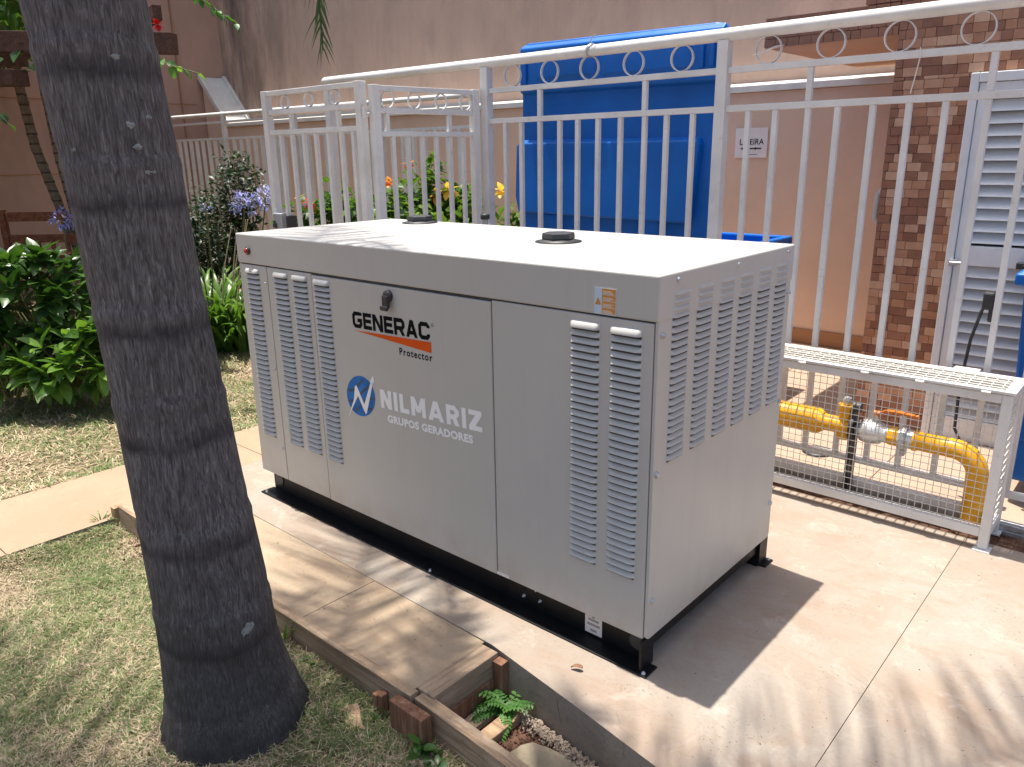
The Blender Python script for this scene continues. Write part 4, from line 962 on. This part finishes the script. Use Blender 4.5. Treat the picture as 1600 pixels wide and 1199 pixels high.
def foliage(root, mats4, lb, lm, mat, cap=300, mind=0):
    """nearest leaves become objects, the rest one stuff mesh"""
    mats4.sort(key=lambda M: (M.translation-CAMP).length)
    for M in mats4[:cap]: link('leaf', lm, root, M)
    V0 = np.array(lb.v); F0 = np.array(lb.f); V = []; F = []
    for i, M in enumerate(mats4[cap:]):
        A = np.array(M); V.append(V0 @ A[:3,:3].T+A[:3,3]); F.append(F0+i*len(V0))
    if V:
        o = stuff(link('foliage', np_mesh('foliage', np.concatenate(V), np.concatenate(F), mat), root))
        for p in o.data.polygons: p.use_smooth = True

# broad-leaved bushes on the left
def whorl_bush(name, label, blobs, nwh, ln, wd, mat='leaf_bush', per=(6,9), group=None, cap=300):
    root = thing(name, label, 'bush', group); lb, lm = leafmesh('leaf', ln, wd, mat, curl=.22, fold=.3)
    Ms = []; st = MB(); tot = sum(b_[3] for b_ in blobs)
    for (cx,cy,cz,share,rx,ry,rz) in blobs:
        for i in range(int(nwh*share/tot)):
            v = Vector((random.gauss(0,1),random.gauss(0,1),random.gauss(0,1))).normalized(); rr = random.uniform(.62,1.0)**.6
            p = Vector((cx+v.x*rx*rr, cy+v.y*ry*rr, max(-.02, cz+v.z*rz*rr)))
            ax = (v+Vector((0,0,.55))).normalized()
            st.tube([(cx+(p.x-cx)*.2, cy+(p.y-cy)*.2, max(-.1,cz-rz*.9)), (p.x*.5+cx*.5, p.y*.5+cy*.5, (p.z+cz-rz*.5)*.5), tuple(p)], [.008,.005,.003], 4, cap=False)
            t1 = ax.orthogonal().normalized(); t2 = ax.cross(t1); a0 = random.random()*6
            m = random.randint(*per)
            for k in range(m):
                a = a0+k*2.4; o = k/m
                d = (t1*math.cos(a)+t2*math.sin(a))*(.95-.55*o)+ax*(.18+.75*o)
                Ms.append(orient(p-ax*.03*(1-o), d, random.gauss(0,.3), random.uniform(.65,1.1)))
    st.build('stems', 'stem', root); foliage(root, Ms, lb, lm, mat, cap)
    return root
whorl_bush('broad_leaf_bush', 'glossy broad-leaved bush in front of the wooden bench', [(-5.15,-.15,.50,3,.55,.55,.42),(-4.75,.05,.62,2,.40,.36,.32),(-5.5,-.6,.45,1.5,.5,.5,.4)], 150, .175, .072)
whorl_bush('low_leafy_bush', 'low bright broad-leaved bush spilling over the lawn beside the trunk', [(-4.38,.02,.23,3,.30,.26,.20),(-4.15,.22,.30,1.6,.22,.20,.20),(-4.6,-.25,.15,1.2,.26,.2,.16)], 78, .165, .068, 'leaf_bright')
# wispy dark shrub against the far fence
def small_bush(name, label, blobs, nleaf, ln, wd, mat, cap, cat='shrub', group=None):
    root = thing(name, label, cat, group); lb, lm = leafmesh('leaf', ln, wd, mat, seg=2, curl=.3); Ms = []; st = MB()
    for (cx,cy,z0,z1,r,sh) in blobs:
        for i in range(int(sh)):
            a = random.random()*6.28; rr = r*math.sqrt(random.random()); hx, hy = cx+rr*math.cos(a), cy+rr*math.sin(a); ht = z0+(z1-z0)*random.uniform(.72,1.0)*(1-.3*(rr/r)**2)
            base = Vector((cx+(hx-cx)*.3, cy+(hy-cy)*.3, z0)); tip = Vector((hx,hy,ht)); st.tube([base, base.lerp(tip,.5)+Vector((random.gauss(0,.03),random.gauss(0,.03),0)), tip], [.006,.004,.002], 4, cap=False)
            for k in range(nleaf):
                t = 1-.75*random.random()**1.6; p = base.lerp(tip, t)+Vector((random.gauss(0,.06),random.gauss(0,.06),random.gauss(0,.04)))
                d = Vector((random.gauss(0,1),random.gauss(0,1),random.gauss(.25,.5)))
                Ms.append(orient(p, d, random.gauss(0,.6), random.uniform(.6,1.2)))
    st.build('stems', 'stem', root); foliage(root, Ms, lb, lm, mat, cap); return root
small_bush('wispy_shrub', 'dark wispy shrub climbing the far white bar fence', [(-6.35,2.15,-.1,1.25,.42,46),(-6.2,2.42,.2,1.70,.22,20),(-6.7,1.9,-.1,1.0,.35,26)], 60, .065, .030, 'leaf_dark', 60)
hb1 = small_bush('hibiscus_shrub', 'green hibiscus shrub with red and yellow blooms behind the lock gate', [(-4.10,2.05,-.1,1.27,.30,44),(-3.85,2.30,-.1,1.2,.28,26),(-4.28,1.86,-.1,1.30,.10,6)], 80, .085, .062, 'leaf_hib', 200)
hb2 = small_bush('tall_hibiscus_shrub', 'taller bright green hibiscus with orange blooms behind the folding gate leaf', [(-3.45,2.42,-.05,1.48,.38,50),(-3.12,2.68,-.05,1.28,.34,36),(-3.70,2.22,-.05,1.28,.28,24)], 80, .085, .062, 'leaf_hib', 250)
def bloom(par, p, mat, s=.055):
    lb, _ = None, None; b = MB(); V, F = leaf_verts(s, s*.8, fold=.2, curl=.35, seg=3)
    ax = (CAMP-Vector(p)).normalized()+Vector((random.gauss(0,.4),random.gauss(0,.4),random.gauss(.2,.3))); ax.normalize(); t1 = ax.orthogonal().normalized(); t2 = ax.cross(t1)
    for k in range(6):
        a = k*6.283/6; d = (t1*math.cos(a)+t2*math.sin(a))*.85+ax*.5; M = orient(p, d, 0); b.add(V, F, 0, True, M)
    b.build('flower', mat, par)
for p, m, s in (((-4.10,1.80,1.13),'fl_red',.06),((-3.98,1.98,1.05),'fl_or',.05),((-4.30,1.85,1.16),'fl_yel',.05),((-4.12,1.85,1.10),'fl_yel',.05),((-3.9,2.1,1.03),'fl_or',.05)): bloom(hb1, p, m, s)
for p, m, s in (((-3.22,2.42,1.21),'fl_yel',.085),((-3.30,2.38,1.17),'fl_or',.08),((-3.62,2.18,1.27),'fl_or',.055),((-3.50,2.28,1.40),'fl_or',.06),((-3.25,2.5,1.02),'fl_or',.05)): bloom(hb2, p, m, s)
bloom(hb2, (-2.98,2.72,1.20), 'fl_yel', .075)

# agapanthus clump and flower heads
def strap_clump(name, label, c, n, ln, r, mat='leaf_strap', cap=120, wd=.035, cat='plant'):
    root = thing(name, label, cat)
    for i in range(n):
        a = random.random()*6.283; rr = r*math.sqrt(random.random()); p0 = Vector((c[0]+rr*math.cos(a), c[1]+rr*math.sin(a), c[2])); a2 = a+random.gauss(0,.5)
        hd = Vector((math.cos(a2),math.sin(a2),0)); sd = Vector((-hd.y,hd.x,0)); L_ = ln*random.uniform(.6,1.1); el = random.uniform(.9,1.45); b = MB(); V = []; p = p0.copy(); S = 6
        for s_ in range(S+1):
            t = s_/S; w_ = wd*.5*(1-t**3)*random.uniform(.9,1.1)+.001; V += [tuple(p-sd*w_+Vector((0,0,w_*.4))), tuple(p), tuple(p+sd*w_+Vector((0,0,w_*.4)))]
            e = el-1.9*t*t; p = p+(hd*math.cos(e)+Vector((0,0,math.sin(e))))*L_/S
        F = [q for s_ in range(S) for q in ((s_*3,s_*3+1,s_*3+4,s_*3+3),(s_*3+1,s_*3+2,s_*3+5,s_*3+4))]
        b.add(V, F, 0, True).build('leaf', mat, root)
    return root
ag = strap_clump('agapanthus', 'clump of strap-leaved lilies with lilac heads beside the trunk', (-5.40,1.58,-.1), 260, .85, .46, wd=.048)
strap_clump('strap_leaf_plant', 'smaller strap-leaved clump between the lilies and the generator', (-5.05,1.70,-.1), 130, .70, .28, wd=.045)
def agap_head(par, base, top, s, mat='lilac', nfl=46):
    MB().tube([base, (Vector(base)+Vector(top))/2+Vector((.03,.02,0)), top], [.008,.007,.006], 6).build('flower_stalk', 'stem', par)
    V, F = leaf_verts(s*.42, s*.16, seg=2, curl=.2); b = MB()
    for i in range(nfl):
        v = Vector((random.gauss(0,1),random.gauss(0,1),random.gauss(.25,.8))).normalized(); p = Vector(top)+v*s*random.uniform(.45,.85)*Vector((1,1,.7)).length/1.6
        for k in range(3): b.add(V, F, 0, True, orient(p, v+Vector((random.gauss(0,.6),random.gauss(0,.6),random.gauss(0,.6)))))
    stuff(b.build('flower_head', mat, par))
agap_head(ag, (-5.2,1.6,.0), (-4.93,1.74,1.10), .115); agap_head(ag, (-5.1,1.7,.0), (-4.80,1.86,1.15), .105)
agap_head(ag, (-5.3,1.5,.0), (-5.16,1.52,1.08), .06, 'lilac', 12)
agap_head(ag, (-5.35,1.55,.0), (-5.30,1.40,.98), .05, 'lilac', 10)
for i in range(5):
    x = -5.35+random.random()*.35; MB().tube([(x,1.6,0),(x+.1+random.random()*.1,1.62,.55),(x+.2+random.random()*.15,1.64,.85+random.random()*.15)], [.006,.005,.004], 5).build('dry_stalk', 'straw', ag)
ag2 = strap_clump('bench_agapanthus', 'lilac flower head on a stalk in front of the bench back', (-6.25,.72,-.1), 26, .7, .15)
agap_head(ag2, (-6.2,.72,.0), (-6.05,.73,1.0), .105)

# ------------------------------------------------------------------ bench, pergola planters, thin palms, vines
be = thing('garden_bench', 'reddish brown wooden garden bench partly hidden behind bush and trunk', 'bench')
P0 = Vector((-7.58,.74,0)); P1 = Vector((-7.02,1.24,0)); dv = (P1-P0).normalized(); BMx = T(P0.x,P0.y,0) @ Matrix.Rotation(math.atan2(dv.y,dv.x),4,'Z')
be.matrix_world = BMx
for x in (0,.72): MB().box(x-.03,x+.03,-.02,.03,-.12,1.03).build('leg', 'bench', be, .004); MB().box(x-.03,x+.03,-.52,-.46,-.12,.62).build('leg', 'bench', be, .004); MB().box(x-.035,x+.035,-.53,-.021,.62,.65).build('armrest', 'bench', be, .004)
for z, h in ((.92,.085),(.72,.075)): MB().box(.031,.689,-.01,.02,z,z+h).build('back_rail', 'bench', be, .004)
for x in (.15,.29,.43,.57): MB().box(x-.022,x+.022,0,.015,.45,.719).build('back_slat', 'bench', be, .003)
for y in (-.48,-.38,-.28,-.18,-.08): MB().box(-.02,.74,y,y+.08,.38,.41).build('seat_slat', 'bench', be, .003)
pg = thing('pergola', 'dark brown timber pergola with hanging planter boxes above the bench', 'pergola')
def beam(a, c, w_, h, name='beam', mat='pergola', par=pg):
    a = Vector(a); c = Vector(c); d = c-a; M = T(*a) @ Matrix.Rotation(math.atan2(d.y,d.x),4,'Z') @ Matrix.Rotation(-math.asin(d.z/d.length),4,'Y')
    b = MB(); b.box(0,d.length,-w_/2,w_/2,-h/2,h/2); o = b.build(name, mat, par, .004); o.matrix_local = M; return o
beam((-8.6,-1.9,2.40),(-4.74,1.225,2.255),.10,.14)
beam((-10.3,-2.2,2.40),(-6.6,.85,2.30),.10,.15)
for t in np.linspace(-.2,1,9):
    a = Vector((-8.6,-1.9,2.53)).lerp(Vector((-4.81,1.16,2.46)),t); c = a+Vector((-4.6,1.1,.02)); beam(a, c, .06,.10,'rafter')
for t in (.25,.9): 
    a = Vector((-8.6,-1.9,0)).lerp(Vector((-4.81,1.16,0)),t); MB().box(a.x-.05,a.x+.05,a.y-.05,a.y+.05,-.12,2.3).build('post', 'pergola', pg)
pl = thing('planter_box', 'brown planter box hanging at the left frame edge under the pergola', 'planter')
beam((-6.3,-.12,2.045),(-5.60,.47,2.045),.2,.105,'box','pergola',pl)
vp = thing('pergola_vine', 'leafy vine with red blossom trailing over the pergola beams', 'vine')
lb, lm = leafmesh('leaf', .15, .115, 'leaf_bush', seg=2); Ms = []
for i in range(3000):
    t = random.random()**.8; a = Vector((-8.6,-1.9,2.57)).lerp(Vector((-5.3,.80,2.55)),t); a = a+Vector((-4.6,1.1,0))*random.random()+Vector((random.gauss(0,.1),random.gauss(0,.1),abs(random.gauss(.08,.12))))
    Ms.append(orient(a, (random.gauss(0,1),random.gauss(0,1),random.gauss(0,.6)), random.gauss(0,.6), random.uniform(.6,1.2)))
for i in range(50):
    a = Vector((-6.3,-.12,2.14)).lerp(Vector((-5.62,.45,2.14)),random.random()); Ms.append(orient(a+Vector((random.gauss(0,.05),random.gauss(0,.05),random.gauss(.02,.05))), (random.gauss(0,1),random.gauss(0,1),random.gauss(.3,.6)), 0, .9))
foliage(vp, Ms, lb, lm, 'leaf_bush', 120)
bloom(vp, (-4.83,1.16,2.385), 'fl_red', .05); bloom(vp, (-4.95,1.05,2.43), 'fl_red', .04)
def sprig(name, label, pts, n, ln, wd, mat='leaf_vine'):
    o = thing(name, label, 'vine'); MB().tube(pts, .0035, 5).build('stem', 'stem', o); lb, lm = leafmesh('leaf', ln, wd, mat, seg=3)
    P = [Vector(p) for p in pts]
    for i in range(n):
        f = (i+.5)/n*(len(P)-1); j = min(int(f),len(P)-2); p = P[j].lerp(P[j+1],f-j); d = (P[j+1]-P[j]).normalized()
        link('leaf', lm, o, orient(p, d*.8+Vector((random.gauss(0,.7),random.gauss(0,.7),random.gauss(-.1,.4))), random.gauss(0,.5), random.uniform(.7,1.1)))
sprig('hanging_sprig', 'green succulent sprig hanging in at the top beside the trunk', [(-3.95,.72,2.75),(-3.78,.80,2.52),(-3.65,.87,2.36),(-3.57,.93,2.29),(-3.5,1.0,2.22)], 46, .055, .03, 'leaf_fern')
sprig('trailing_sprig', 'bright trailing vine sprig pointing right from behind the trunk', [(-4.3,.30,2.15),(-4.0,.55,2.12),(-3.88,.65,2.05),(-3.81,.72,2.00),(-3.69,.82,1.955)], 16, .07, .055)
sprig('edge_sprig', 'two green leaves hanging at the left frame edge', [(-4.7,-.1,1.95),(-4.62,-.01,1.75),(-4.58,.04,1.66)], 3, .085, .075, 'leaf_bush')
def ringed(name, label, pts, r):
    o = thing(name, label, 'palm', 'slender ringed palms by the side wall'); P = [Vector(p) for p in pts]; b = MB(); q = []; rr = []
    for j in range(len(P)-1):
        for s_ in range(24): t = s_/24; q.append(P[j].lerp(P[j+1],t)); f = len(q) % 6; rr.append(r*(1.10 if f == 0 else 1.0-.008*f))
    b.tube(q, rr, 10).build('trunk', 'palmstem', o); top = P[-1]
    for i in range(6): frond(top, i*1.05+random.random()*.4, 1.3, R(60), R(60), 26, .35, o, 500+i+int(abs(P[0].x*100)))
ringed('slender_palm', 'left curved slender palm stem with ring scars behind the bench', [(-7.45,1.50,-.1),(-7.60,1.36,.62),(-7.68,1.30,.98),(-7.78,1.20,1.60),(-7.83,1.17,2.19),(-7.84,1.2,3.6)], .047)
ringed('slender_palm', 'right thinner slender palm stem with ring scars close to trunk', [(-7.44,1.52,-.1),(-7.58,1.38,.90),(-7.63,1.34,1.48),(-7.64,1.33,1.78),(-7.7,1.3,3.2)], .034)

# ------------------------------------------------------------------ grass and straw
def blades(n, region, ln, wd, lay, dens, seed):
    r = np.random.default_rng(seed); x = r.uniform(region[0],region[1],n*2); y = r.uniform(region[2],region[3],n*2)
    k = dens(x,y) > r.random(n*2); x = x[k][:n]; y = y[k][:n]; m = len(x); z = lawn_z(x,y)
    a = r.uniform(0,2*np.pi,m); el = np.abs(r.normal(lay,.35,m)); L_ = ln*r.uniform(.5,1.25,m); w_ = wd*r.uniform(.7,1.3,m)
    dx, dy, dz = np.cos(a)*np.cos(el), np.sin(a)*np.cos(el), np.sin(el); sx, sy = -np.sin(a), np.cos(a)
    b = np.stack([x,y,z+.001+r.uniform(0,.006,m)],1); d = np.stack([dx,dy,dz],1)*L_[:,None]; s_ = np.stack([sx,sy,np.zeros(m)],1)*w_[:,None]
    a2 = a+r.normal(0,.5,m); bend = np.stack([np.cos(a2),np.sin(a2),np.full(m,-.35)],1)*(L_*.35)[:,None]
    mid = b+d*.55; tip = b+d+bend; tip[:,2] = np.maximum(tip[:,2], z+.002)
    V = np.stack([b-s_, b+s_, mid+s_*.8, mid-s_*.8, tip+s_*.15, tip-s_*.15],1).reshape(-1,3); i = np.arange(m)[:,None]*6
    F = np.concatenate([i+np.array([[0,1,2,3]]), i+np.array([[3,2,4,5]])]); return V, F
def offtrunk(x,y): return (np.hypot(x+.84,y+.832) > .19)
def onlawn(x,y): return offtrunk(x,y) & ~((x > -2.42) & (y > -.525)) & ~((x > -3.0) & (x < -2.37))
def patch(x,y): return .5+.5*np.sin(x*4.3+2.1*np.sin(y*3.7))*np.sin(y*5.1+1.7*np.sin(x*2.9)+.6)
gd = lambda x,y: onlawn(x,y)*np.clip(patch(x,y)*1.5-.25+.5*np.exp(-((x+1.75)**2+(y+.85)**2)/.25), .05, 1)
def patch2(x,y): return .5+.5*np.sin(x*2.7-1.9*np.sin(y*4.3)+1)*np.sin(y*3.9+1.3*np.sin(x*5.1))
sd_ = lambda x,y: onlawn(x,y)*np.clip(.25+1.1*patch2(x,y)-.45*np.exp(-((x+.55)**2+(y+.7)**2)/.05), .12, 1)
near = (-2.9,.2,-1.9,-.45); far = (-6.6,-2.95,-1.6,2.3)
def two(name, mat, label, specs):
    Vs = []; Fs = []; o = 0
    for s_ in specs:
        V, F = blades(*s_); Vs.append(V); Fs.append(F+o); o += len(V)
    me = link(name, np_mesh(name, np.concatenate(Vs), np.concatenate(Fs), mat)); tag(me, label, 'grass', None, 'stuff')
two('lawn_grass', 'grass', 'short patchy green grass blades of the lawn', [(60000,near,.032,.0013,.45,gd,1),(26000,far,.045,.0028,.5,gd,2)])
two('dry_straw', 'straw', 'pale dry straw mown grass covering the lawn', [(70000,near,.030,.0011,.12,sd_,3),(30000,far,.045,.0026,.15,sd_,4)])
two('brown_thatch', 'strawd', 'brown dead thatch between the straw on lawn', [(24000,near,.028,.0012,.10,sd_,5),(14000,far,.04,.0026,.12,sd_,6)])
# small weeds
fn = thing('pit_fern', 'small bright green fern growing in the soil pit corner', 'fern')
V0, F0 = leaf_verts(.016, .010, seg=2)
for i in range(17):
    a = random.random()*6.283; el = random.uniform(.5,1.35); L_ = random.uniform(.07,.125); p = Vector((-.315+random.gauss(0,.012),-.262+random.gauss(0,.010),-.148)); hd = Vector((math.cos(a),math.sin(a),0)); b = MB(); pts = [p.copy()]
    for s_ in range(9):
        e = el-1.5*(s_/9)**1.5; p = p+(hd*math.cos(e)+Vector((0,0,math.sin(e))))*L_/9; pts.append(p.copy())
    b.tube(pts, .0011, 4, cap=False); sd = Vector((-hd.y,hd.x,0))
    for s_ in range(2,10):
        for sg in (-1,1):
            d = (pts[s_]-pts[s_-1]).normalized(); q = orient(pts[s_], sd*sg+d*.5, 0, 1.5*(1-.07*abs(s_-4))); b.add(V0, F0, 0, True, q)
    b.build('leaf', 'leaf_fern', fn)
def weed(name, label, c, n, ln, mat='leaf_bush', wd=.6):
    o = thing(name, label, 'weed'); lb, lm = leafmesh('leaf', ln, ln*wd, mat, seg=3)
    for i in range(n):
        a = i*2.4; d = Vector((math.cos(a),math.sin(a),.25+.5*random.random())); h = random.uniform(.0,.03)
        link('leaf', lm, o, orient(Vector(c)+Vector((random.gauss(0,.012),random.gauss(0,.012),h)), d, random.gauss(0,.3), random.uniform(.6,1.1)))
weed('round_leaf_weed', 'dark green weed below the outer plank at the bottom edge', (-.33,-.575,-.09), 16, .045)
weed('second_round_leaf_weed', 'dark weed leaves beside the wooden block at bottom edge', (-.26,-.585,-.09), 10, .04)
weed('clover_sprig', 'tiny light green sprig at foot of the long board', (-.90,-.545,-.085), 7, .022, 'leaf_vine')
weed('stake_weed', 'tiny leaf pair growing between the two stakes', (-.548,-.55,-.09), 4, .025, 'leaf_bush')
strap_clump('grass_tuft', 'small upright grass tuft against the board beside the trunk', (-1.06,-.535,-.09), 9, .14, .012, 'leaf_strap', 20, .005, 'grass')
strap_clump('path_grass_tuft', 'tiny grass tuft where the path meets the wooden peg', (-2.40,-.58,-.085), 14, .085, .015, 'leaf_strap', 20, .004, 'grass')
